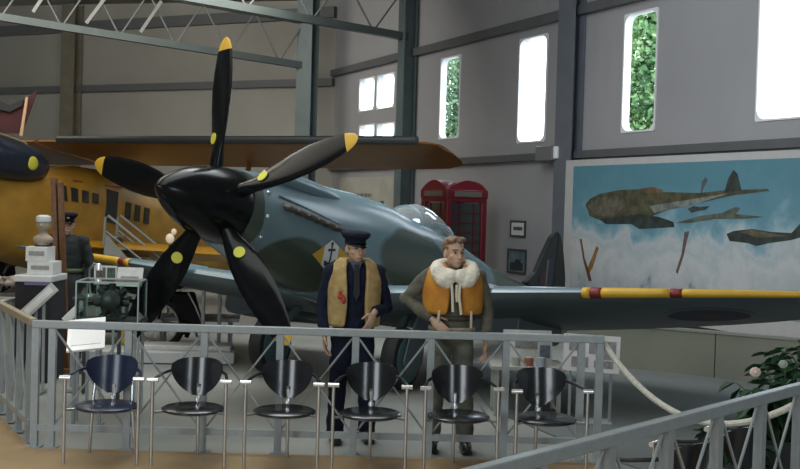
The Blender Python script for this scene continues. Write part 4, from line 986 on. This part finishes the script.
q = MB(); q.tube([(-1.25, 0, .85), (-.9, 0, .60), (-.45, 0, .66), (.05, 0, .60), (0, 0, R_)], .025, 8); q.tube([(-1.15, 0, .70), (-.85, 0, .25), (-.2, 0, .25), (0, 0, R_)], .022, 8); q.build('frame', M_black, mo)
q = MB(); q.box((-.55, 0, .36), (.42, .26, .24)); q.cyl((-.6, 0, .42), (-.68, 0, .64), .09); q.build('engine', M_dark, mo, bevel=.03)
q = MB(); q.tube([(-1.38, -.10, R_), (-1.25, -.10, .85), (-1.2, -.10, .95)], .022, 8); q.tube([(-1.38, .10, R_), (-1.25, .10, .85), (-1.2, .10, .95)], .022, 8); q.build('front_fork', M_black, mo)
q = MB(); q.tube([(-1.0, -.34, .96), (-1.15, -.25, .99), (-1.2, 0, .95), (-1.15, .25, .99), (-1.0, .34, .96)], .014, 8); q.build('handlebar', M_steel, mo)
q = MB(); q.ell((-1.33, 0, .84), (.10, .09, .09)); q.build('headlamp', M_black, mo)
for sg in (-1,):
    q = MB(); q.loft([[Vector((x, sg*.16+y, z)) for x, z in ((.30, .42), (.62, .34), (.48, .80), (.16, .80))] for k, y in ((0, 0), (1, -.14))]); q.build('pannier', M_black, mo, bevel=.03)
    q = MB(); q.tube([(.40, sg*.16-.15, .80), (.50, sg*.16-.155, .62), (.60, sg*.16-.15, .38)], .014, 8); q.build('pannier_trim', M_steel, mo)

# glass display case with an engine inside
gc = at_y(112, 300, 9.95); gz0, gz1 = at_y(112, 319, 9.95).z, at_y(112, 281, 9.95).z
gt = thing('display_case', 'glass display case on thin legs holding a dark engine, left of the propeller', 'display case', (gc.x, 9.95, 0), .08)
hw, hd = .27, .24
q = MB(); q.box((0, 0, gz0-.02), (hw*2+.04, hd*2+.04, .04)); q.build('base_board', M_dark, gt, bevel=.006)
for x in (-1, 1):
    for y in (-1, 1):
        q = MB(); q.bar((x*hw*.92, y*hd*.92, 0), (x*hw*.92, y*hd*.92, gz0-.04), .025, .025); q.build('leg', M_rail, gt)
M_case = glass('case_glass', (.86, .92, .90), .16, .03)
q = MB(); hh = gz1-gz0
for d in ((0, -hd, 2*hw, .006), (0, hd, 2*hw, .006), (-hw, 0, .006, 2*hd), (hw, 0, .006, 2*hd)): q.box((d[0], d[1], gz0+hh/2), (d[2], d[3], hh))
q.box((0, 0, gz1), (2*hw, 2*hd, .006)); q.build('glass_box', M_case, gt, smooth=False)
q = MB()
for x in (-1, 1):
    for y in (-1, 1): q.bar((x*hw, y*hd, gz0), (x*hw, y*hd, gz1+.004), .012, .012)
for y in (-1, 1): q.bar((-hw, y*hd, gz1+.004), (hw, y*hd, gz1+.004), .012, .012)
for x in (-1, 1): q.bar((x*hw, -hd, gz1+.004), (x*hw, hd, gz1+.004), .012, .012)
q.build('edge_trim', mat('case_trim', (.35, .37, .36), .4), gt, smooth=False)
en = thing('engine_model', 'dark metal radial engine inside the glass display case', 'engine', (gc.x, 9.95, gz0), .08)
q = MB(); q.revolve([(.05, -.12), (.09, -.10), (.10, .08), (.04, .12)], 'Y', 20, Matrix.Translation((0, 0, hh*.5))); q.build('crankcase', mat('engine_grey', (.07, .07, .065), .4, .6, var=.3), en)
for k in range(7):
    a = 2*pi*k/7+pi/2; d = Vector((cos(a), 0, sin(a))); c = Vector((0, 0, hh*.5)); q = MB()
    for i in range(5): q.cyl(c+d*(.085+i*.014), c+d*(.092+i*.014), .034, n=12)
    q.cyl(c+d*.08, c+d*.158, .024, n=12); q.build('cylinder', M_dark, en)
q = MB(); q.box((0, .05, .012), (.22, .2, .024)); q.bar((0, .06, .02), (0, .06, hh*.5), .05, .05); q.build('stand', M_dark, en)
# chrome-necked lamp beside the case
lp = at_y(91, 268, 10.9); ll = thing('desk_lamp', 'small curved chrome lamp standing behind the glass display case', 'lamp', (lp.x, 10.9, lp.z-.28+.0), 0)
q = MB(); q.revolve([(.07, 0), (.07, .015), (.02, .03)], 'Z', 20); q.build('base', M_steel, ll)
q = MB(); q.tube([(0, 0, .02), (-.015, 0, .16), (-.01, 0, .27), (.03, 0, .33), (.07, 0, .31)], .012, 8); q.build('neck', M_steel, ll)
q = MB(); q.revolve([(.015, .02), (.03, 0), (.045, -.05), (.04, -.05)], 'Z', 18, Matrix.Translation((.075, 0, .31))); q.build('shade', MATS['chrome_cap'], ll)
sd = thing('side_table', 'narrow dark table carrying the curved chrome lamp', 'table', (lp.x+.12, 10.9, 0)); zt_ = lp.z-.28
q = MB(); q.box((0, 0, zt_-.015), (.5, .35, .03)); q.build('tabletop', M_dark, sd, bevel=.005)
for x in (-1, 1):
    for y in (-1, 1): q = MB(); q.bar((x*.21, y*.14, 0), (x*.21, y*.14, zt_-.03), .03, .03); q.build('leg', M_dark, sd)
# posters on a stand behind the case
def board(name, label, cat, px0, py0, px1, py1, Y, tilt=0.0, m=M_board, marks=(), legs=True, rz=0.0, slant=0.0):
    a, b_ = at_y(px0, py1, Y), at_y(px1, py0, Y); c = (a+b_)/2; w_, h_ = b_.x-a.x, b_.z-a.z
    t = thing(name, label, cat, (c.x, Y, 0), rz); rot = Matrix.Rotation(-tilt, 3, 'X') @ Matrix.Rotation(slant, 3, 'Y'); h2 = h_/max(.25, cos(tilt)); cc = Vector((0, 0, c.z))
    q = MB(); q.box(cc, (w_, .018, h2), rot); q.build('panel', m, t, smooth=False)
    for (u, v, ww, hh_, mm, nm) in marks:
        q = MB(); q.box(cc + rot @ Vector((w_*(u-.5), -.011, h2*(v-.5))), (w_*ww, .005, h2*hh_), rot); q.build(nm, mm, t, smooth=False)
    if legs:
        for x in (-1, 1): q = MB(); q.bar((x*w_*.36, .05, 0), (x*w_*.36, .03, c.z), .025, .025); q.build('leg', M_rail, t)
        q = MB(); q.box((0, .05, .012), (w_*.8, .28, .024)); q.build('foot', M_rail, t, smooth=False)
    return t
M_p1 = mat('photo_brown', (.12, .10, .075), .6, var=.5, scale=25); M_p2 = mat('photo_green', (.07, .12, .09), .6, var=.5, scale=25); M_p3 = mat('photo_blue', (.16, .20, .26), .6, var=.4, scale=20); M_txt = mat('print_text_grey', (.30, .30, .29), .7, var=.35, scale=40)
board('display_board', 'small photo board standing behind the engine display case', 'display board', 94, 266, 117, 284, 12.35, 0, M_board, [(.3, .5, .42, .8, M_p1, 'photograph'), (.76, .5, .36, .8, M_p2, 'photograph')])
board('display_board', 'plain white board leaning behind the engine display case', 'display board', 117, 268, 143, 286, 12.3, .25, M_board, [(.5, .4, .7, .25, M_txt, 'text_block')])
# slanted lecterns
board('information_panel', 'tilted white information panel catching bright light behind the first chair', 'information panel', 68, 322, 105, 347, 9.35, 1.05, mat('glossy_sheet', (.88, .89, .90), .25, coat=.6), [(.5, .5, .8, .7, mat('sheet_tint', (.84, .85, .87), .25), 'printed_sheet')], slant=-.22)
board('information_panel', 'slanted pale information panel at the left behind the receding railing', 'information panel', 33, 281, 45, 321, 10.95, .3, mat('panel_pale', (.42, .42, .41), .5, var=.1), [(.5, .5, .6, .8, M_board, 'printed_sheet')], slant=.75)
board('information_panel', 'small pale slanted panel left of the dark mannequin legs', 'information panel', 70, 300, 79, 324, 11.2, .4, M_board, [(.5, .5, .7, .6, M_white, 'printed_sheet')], slant=.7)
# dark counter with white rim, boxes on it
ct0, ct1 = at_y(16, 276, 11.7), at_y(54, 276, 11.7); cw_ = ct1.x-ct0.x
co = thing('display_counter', 'dark display counter with a white rim at the far left', 'counter', ((ct0.x+ct1.x)/2, 11.9, 0))
q = MB(); q.box((0, 0, ct0.z/2-.02), (cw_*.94, .5, ct0.z-.06)); q.build('body', mat('dark_drape', (.018, .018, .022), .8, var=.3), co, smooth=False)
q = MB(); q.box((0, 0, ct0.z-.02), (cw_, .56, .07)); q.build('rim', M_white, co, bevel=.01)
q = MB(); q.box((.06, -.285, ct0.z-.07), (cw_*.7, .01, .03)); q.build('edge_strip', mat('violet_strip', (.12, .08, .20), .5), co, smooth=False)
zb = ct0.z+.015
bx = None
for i, (x0, x1, y1, y2, lb, yy) in enumerate(((27, 53, 263, 272, 'wide white cardboard box lying on the dark counter', 11.88), (25, 47, 248, 262, 'white upright box on top of the wide box on the counter', 11.88))):
    a, b_ = at_y(x0, y2, yy-.15), at_y(x1, y1, yy-.15); z0 = zb if i == 0 else zb+hprev; h_ = b_.z-a.z+(.04 if i == 0 else 0)
    t = thing('cardboard_box', lb, 'box', ((a.x+b_.x)/2, yy, z0), .03*i); hprev = h_
    q = MB(); q.box((0, 0, h_/2), (b_.x-a.x, .30, h_)); q.build('carton', M_board, t, bevel=.004, smooth=False)
    q = MB(); q.box((0, -.152, h_*.55), ((b_.x-a.x)*.7, .004, h_*.3)); q.build('label_patch', M_txt, t, smooth=False)
# pale bust on the boxes, crumpled wrapping at the far left edge
hx_ = at_y(47, 230, 11.88).x; zt2_ = zb+hprev
zt2_ = max((v.z for o in bpy.data.objects if o.name.startswith('carton') for v in [o.parent.matrix_basis @ Vector(c) for c in o.bound_box]))
ht = thing('display_bust', 'pale bust with a white cap standing on the upper white box', 'bust', (hx_-.04, 11.88, zt2_))
q = MB(); q.ell((0, 0, .235), (.07, .085, .09)); q.cyl((0, 0, .08), (0, 0, .2), .045); q.ell((0, 0, .075), (.11, .085, .06)); q.cyl((0, 0, 0.012), (0, 0, .06), .07); q.ell((0, -.085, .225), (.014, .018, .018)); fuse('head', q, mat('bust_pale', (.34, .27, .21), .6, var=.1), ht, .008, 3)
q = MB(); q.loft([[Vector((rx*cos(2*pi*k/20), ry*sin(2*pi*k/20), .235+z)) for k in range(20)] for z, rx, ry in ((.03, .075, .09), (.05, .08, .095), (.09, .075, .085), (.105, .04, .05))]); q.build('white_cap', M_white, ht)
q = MB(); q.revolve([(.09, 0), (.09, .012), (.03, .02)], 'Z', 20); q.build('base', M_dark, ht)
cl = at_y(5, 282, 11.75); tt = thing('souvenir_table', 'low table with crumpled pale wrapping at the left edge of the picture', 'table', (cl.x-.11, 11.75, 0)); zc = cl.z-.18
q = MB(); q.box((0, 0, zc-.02), (.34, .5, .04)); q.build('tabletop', M_white, tt, bevel=.005)
for x in (-1, 1):
    for y in (-1, 1): q = MB(); q.bar((x*.14, y*.2, 0), (x*.14, y*.2, zc-.04), .04, .04); q.build('leg', M_rail, tt)
wr_ = MB(); rr = random.Random(4)
for k in range(12): wr_.ell((cl.x-.11+(rr.random()-.5)*.24, 11.75+(rr.random()-.5)*.25, zc+.07+rr.random()*.14), (.06+.05*rr.random(), .06, .05+.03*rr.random()))
o = fuse('crumpled_wrapping', wr_, mat('pale_wrap', (.42, .33, .27), .35, col2=(.16, .14, .12), scale=9, bump=.8), None, .012, 1, .05, 14); tag(o, 'crumpled pale wrapping heaped on the low table at the left edge', 'wrapping')

# ------------------------------------------------------------------ under and behind the fighter
pf = at_floor(152, 362); pf2 = at_floor(240, 366)
q = thing('low_platform', 'long low white platform on the floor behind the left wheel', 'platform', (-2.95, 13.55, 0), .1)
k = MB(); k.box((0, 0, .07), (1.9, .6, .14)); k.build('deck', M_white, q, bevel=.01); 
k = MB(); k.box((.3, .05, .17), (1.2, .4, .06)); k.build('step', M_board, q, bevel=.01)
tr_ = thing('trestle_table', 'white trestle table seen between the propeller blades', 'table', (-2.72, 14.9, 0), .1)
k = MB(); k.box((0, 0, .40), (1.15, .6, .05)); k.build('tabletop', M_white, tr_, bevel=.008)
for x in (-.45, .45):
    for y in (-.22, .22): k = MB(); k.bar((x, y, 0), (x, y, .38), .04, .04); k.build('leg', M_white, tr_)
for i, px in enumerate((201, 214)):
    p = at_y(px, 300, 13.9); s_ = thing('white_stanchion', ['thin white stanchion standing nearer the dark blade', 'thin white stanchion right of its twin under the wing'][i], 'post', (p.x, 14.08+.27*i, 0))
    k = MB(); k.cyl((0, 0, .02), (0, 0, .92), .025); k.build('pole', M_white, s_); k = MB(); k.revolve([(.12, 0), (.12, .02), (.03, .04)], 'Z', 20); k.build('base', M_white, s_)
# white glowing display globe behind the spinner
gl_ = at_y(170, 236, 17.5); g = thing('globe_lamp', 'pale globe lamp on a tall stand glimpsed beneath the spinner', 'lamp', (gl_.x, 17.5, 0))
k = MB(); k.ell((0, 0, gl_.z-.04), (.07, .07, .08)); k.ell((.06, 0, gl_.z+.07), (.045, .045, .05)); gm = mat('lamp_globe', (.50, .42, .32), .4); b = gm.node_tree.nodes['Principled BSDF']; b.inputs['Emission Color'].default_value = (1, .82, .6, 1); b.inputs['Emission Strength'].default_value = .15; k.build('globe', gm, g)
k = MB(); k.cyl((0, 0, .03), (0, 0, gl_.z-.14), .02); k.revolve([(.2, 0), (.2, .02), (.03, .05)], 'Z', 20); k.build('stand', M_dark, g)

# display table and poster panel under the near wing
dt = thing('display_table', 'low grey table with small exhibits behind the railing under the near wing', 'table', (1.27, 10.75, 0))
zt_ = at_y(526, 363, 10.75).z
k = MB(); k.box((0, 0, zt_-.02), (.72, .55, .04)); k.build('tabletop', M_stair, dt, bevel=.005)
for x in (-.3, .3):
    for y in (-.2, .2): k = MB(); k.bar((x, y, 0), (x, y, zt_-.04), .04, .04); k.build('leg', M_stair, dt)
a, b_ = at_y(503, 352, 10.95), at_y(552, 331, 10.95)
t = thing('display_board', 'wide pale board standing at the back of the low exhibit table', 'display board', ((a.x+b_.x)/2, 10.97, zt_)); k = MB(); k.box((0, 0, (b_.z-zt_)/2), (b_.x-a.x, .02, b_.z-zt_)); k.build('panel', M_board, t, smooth=False)
k = MB(); k.box((0, -.012, (b_.z-zt_)*.55), ((b_.x-a.x)*.5, .005, .1)); k.build('text_block', M_txt, t, smooth=False)
c = at_y(545, 345, 10.66); t = thing('photo_card', 'upright white photo card on the low exhibit table', 'card', (c.x, 10.66, zt_)); k = MB(); k.box((0, 0, .12), (.14, .012, .24)); k.build('card', M_white, t, smooth=False); k = MB(); k.box((0, -.008, .13), (.10, .004, .12)); k.build('photograph', M_p3, t, smooth=False)
for px, col, nm, lb in ((529, (.30, .10, .05), 'paint_tin', 'orange brown tin on the low exhibit table'), (541, (.35, .40, .46), 'paint_tin', 'pale blue tin before the white photo card'), (516, (.34, .36, .32), 'paint_tin', 'pale grey tin at the left of the exhibit table')):
    c = at_y(px, 358, 10.56); t = thing(nm, lb, 'tin', (c.x, 10.56, zt_)); k = MB(); k.cyl((0, 0, 0), (0, 0, .075), .045, n=18); k.build('can', mat('tin_%d' % px, col, .4), t); k = MB(); k.cyl((0, 0, .075), (0, 0, .083), .040, n=18); k.build('lid', M_stair, t)
board('poster_panel', 'white poster panel with small pictures at the right end of the long railing', 'display board', 563, 336, 620, 371, 10.2, .12, mat('poster_sheet', (.68, .66, .65), .6, col2=(.60, .57, .57), scale=5), [(.22, .7, .25, .3, M_txt, 'picture_panel'), (.55, .66, .2, .34, mat('p4', (.30, .27, .28), .6, var=.3), 'picture_panel'), (.82, .6, .22, .5, M_txt, 'picture_panel'), (.3, .25, .3, .28, mat('p4', (.30, .27, .28), .6), 'picture_panel'), (.72, .22, .34, .2, M_txt, 'picture_panel')], rz=-.10, slant=.03)

# low painted partition standing in front of the mural
q0, q1 = Vector((2.25, 14.46, 0)), Vector((6.10, 12.08, 0)); qd = (q1-q0); qL = qd.length; qd.normalize()
pw = thing('low_partition', 'low green grey partition wall standing below the large painting', 'partition', q0, math.atan2(qd.y, qd.x))
M_part = mat('partition_green_grey', (.17, .175, .135), .65, col2=(.14, .145, .115), scale=1.2)
for k_ in range(3):
    x0_, x1_ = (0, 1.95, 3.2)[k_], (1.95, 3.2, qL)[k_]
    k = MB(); k.box(((x0_+x1_)/2, 0, .27), (x1_-x0_-.012, .08, .54)); k.build('panel', M_part, pw, smooth=False)
k = MB(); k.box((qL/2, 0, .555), (qL, .10, .03)); k.build('capping', mat('partition_cap', (.22, .22, .19), .6), pw, smooth=False)

# ------------------------------------------------------------------ plant with pale flowers, lower right
def plant(label, loc, h, rad, n, seed, flowers=()):
    rnd = random.Random(seed); t = thing('potted_plant', label, 'plant', loc)
    k = MB(); k.revolve([(.10, 0), (.12, .02), (.16, .28), (.17, .30), (.15, .30), (.14, .26), (.02, .26)], 'Z', 28); k.build('pot', mat('plant_pot', (.05, .05, .055), .5), t)
    st_ = MB(); lf = MB()
    for i in range(n):
        a = rnd.random()*2*pi; L_ = rad*(.35+.65*rnd.random()); zz = h*(.45+.55*rnd.random()); tip = Vector((cos(a)*L_, sin(a)*L_, zz)); mid = Vector((cos(a)*L_*.4, sin(a)*L_*.4, .26+(zz-.26)*.65))
        st_.tube([(cos(a)*.04, sin(a)*.04, .25), mid, tip], .006, 5, [.008, .006, .003])
        for j in range(5):
            b_ = mid.lerp(tip, .2+.8*j/4) if j else mid; d = Vector((cos(a+(rnd.random()-.5)*2.4), sin(a+(rnd.random()-.5)*2.4), .25-.7*rnd.random())).normalized(); s_ = d.cross(EZ).normalized(); up = s_.cross(d); ln = .10+.11*rnd.random(); wd = ln*.34
            P_ = [b_, b_+d*ln*.35+s_*wd+up*.02, b_+d*ln*.75+s_*wd*.6, b_+d*ln-up*.03, b_+d*ln*.75-s_*wd*.6, b_+d*ln*.35-s_*wd+up*.02, b_+d*ln*.5-up*.015]
            lf.add(P_, [(0, 1, 6), (1, 2, 6), (2, 3, 6), (3, 4, 6), (4, 5, 6), (5, 0, 6)])
    st_.build('stems', mat('stem_green', (.04, .08, .03), .7), t); lf.build('leaves', mat('dark_leaf', (.030, .085, .035), .45, col2=(.012, .04, .02), scale=5), t)
    for (x, y, z, r, c) in flowers:
        k = MB()
        for p in range(9):
            a = 2*pi*p/9; d = Vector((cos(a), -.35, sin(a)*.9)); k.ell(Vector((x, y, z))+d*r*.55, (r*.5, r*.3, r*.42), 10, 6)
        k.ell((x, y-.3*r, z), r*.45, 10, 6); tag(k.build('flower', mat('flower_%d' % int(c[0]*100), c, .7), t), 'pale pink flower' if c[0] > .6 else 'pale green white flower')
pc = at_y(782, 400, 8.3)
fa, fb = at_y(755, 372, 8.12), at_y(783, 364, 8.0)
plant('leafy plant with a pale pink flower behind the near railing', (pc.x, 8.3, 0), .84, .34, 50, 8, [(fa.x-pc.x, fa.y-8.3, fa.z, .042, (.70, .55, .50)), (fb.x-pc.x, fb.y-8.3, fb.z, .034, (.36, .40, .34))])
pd = at_y(818, 400, 9.0)
plant('tall dark bushy plant cut by the right edge of the picture', (pd.x, 9.0, 0), .92, .40, 46, 12)
pe = at_y(745, 430, 7.6)
plant('low dark green plant beside the black armchair behind the near railing', (pe.x, 7.85, 0), .42, .20, 30, 15)

# ------------------------------------------------------------------ groups of repeats
for pre, g in (('paint_tin', 'tins on the low exhibit table'), ('white_stanchion', 'white stanchions under the far wing'), ('cardboard_box', 'white boxes on the dark counter'),
               ('tree', 'trees outside the windows'), ('mannequin', 'uniformed mannequins'), ('armchair', 'visitor armchairs'), ('barrier_railing', 'grey barrier railings'),
               ('information_panel', 'slanted information panels'), ('framed_picture', 'framed pictures on the right wall'), ('potted_plant', 'plants behind the near railing'), ('display_board', 'display boards around the fighter')):
    for o in bpy.data.objects:
        if o.parent is None and o.name.split('.')[0] == pre: o['group'] = g
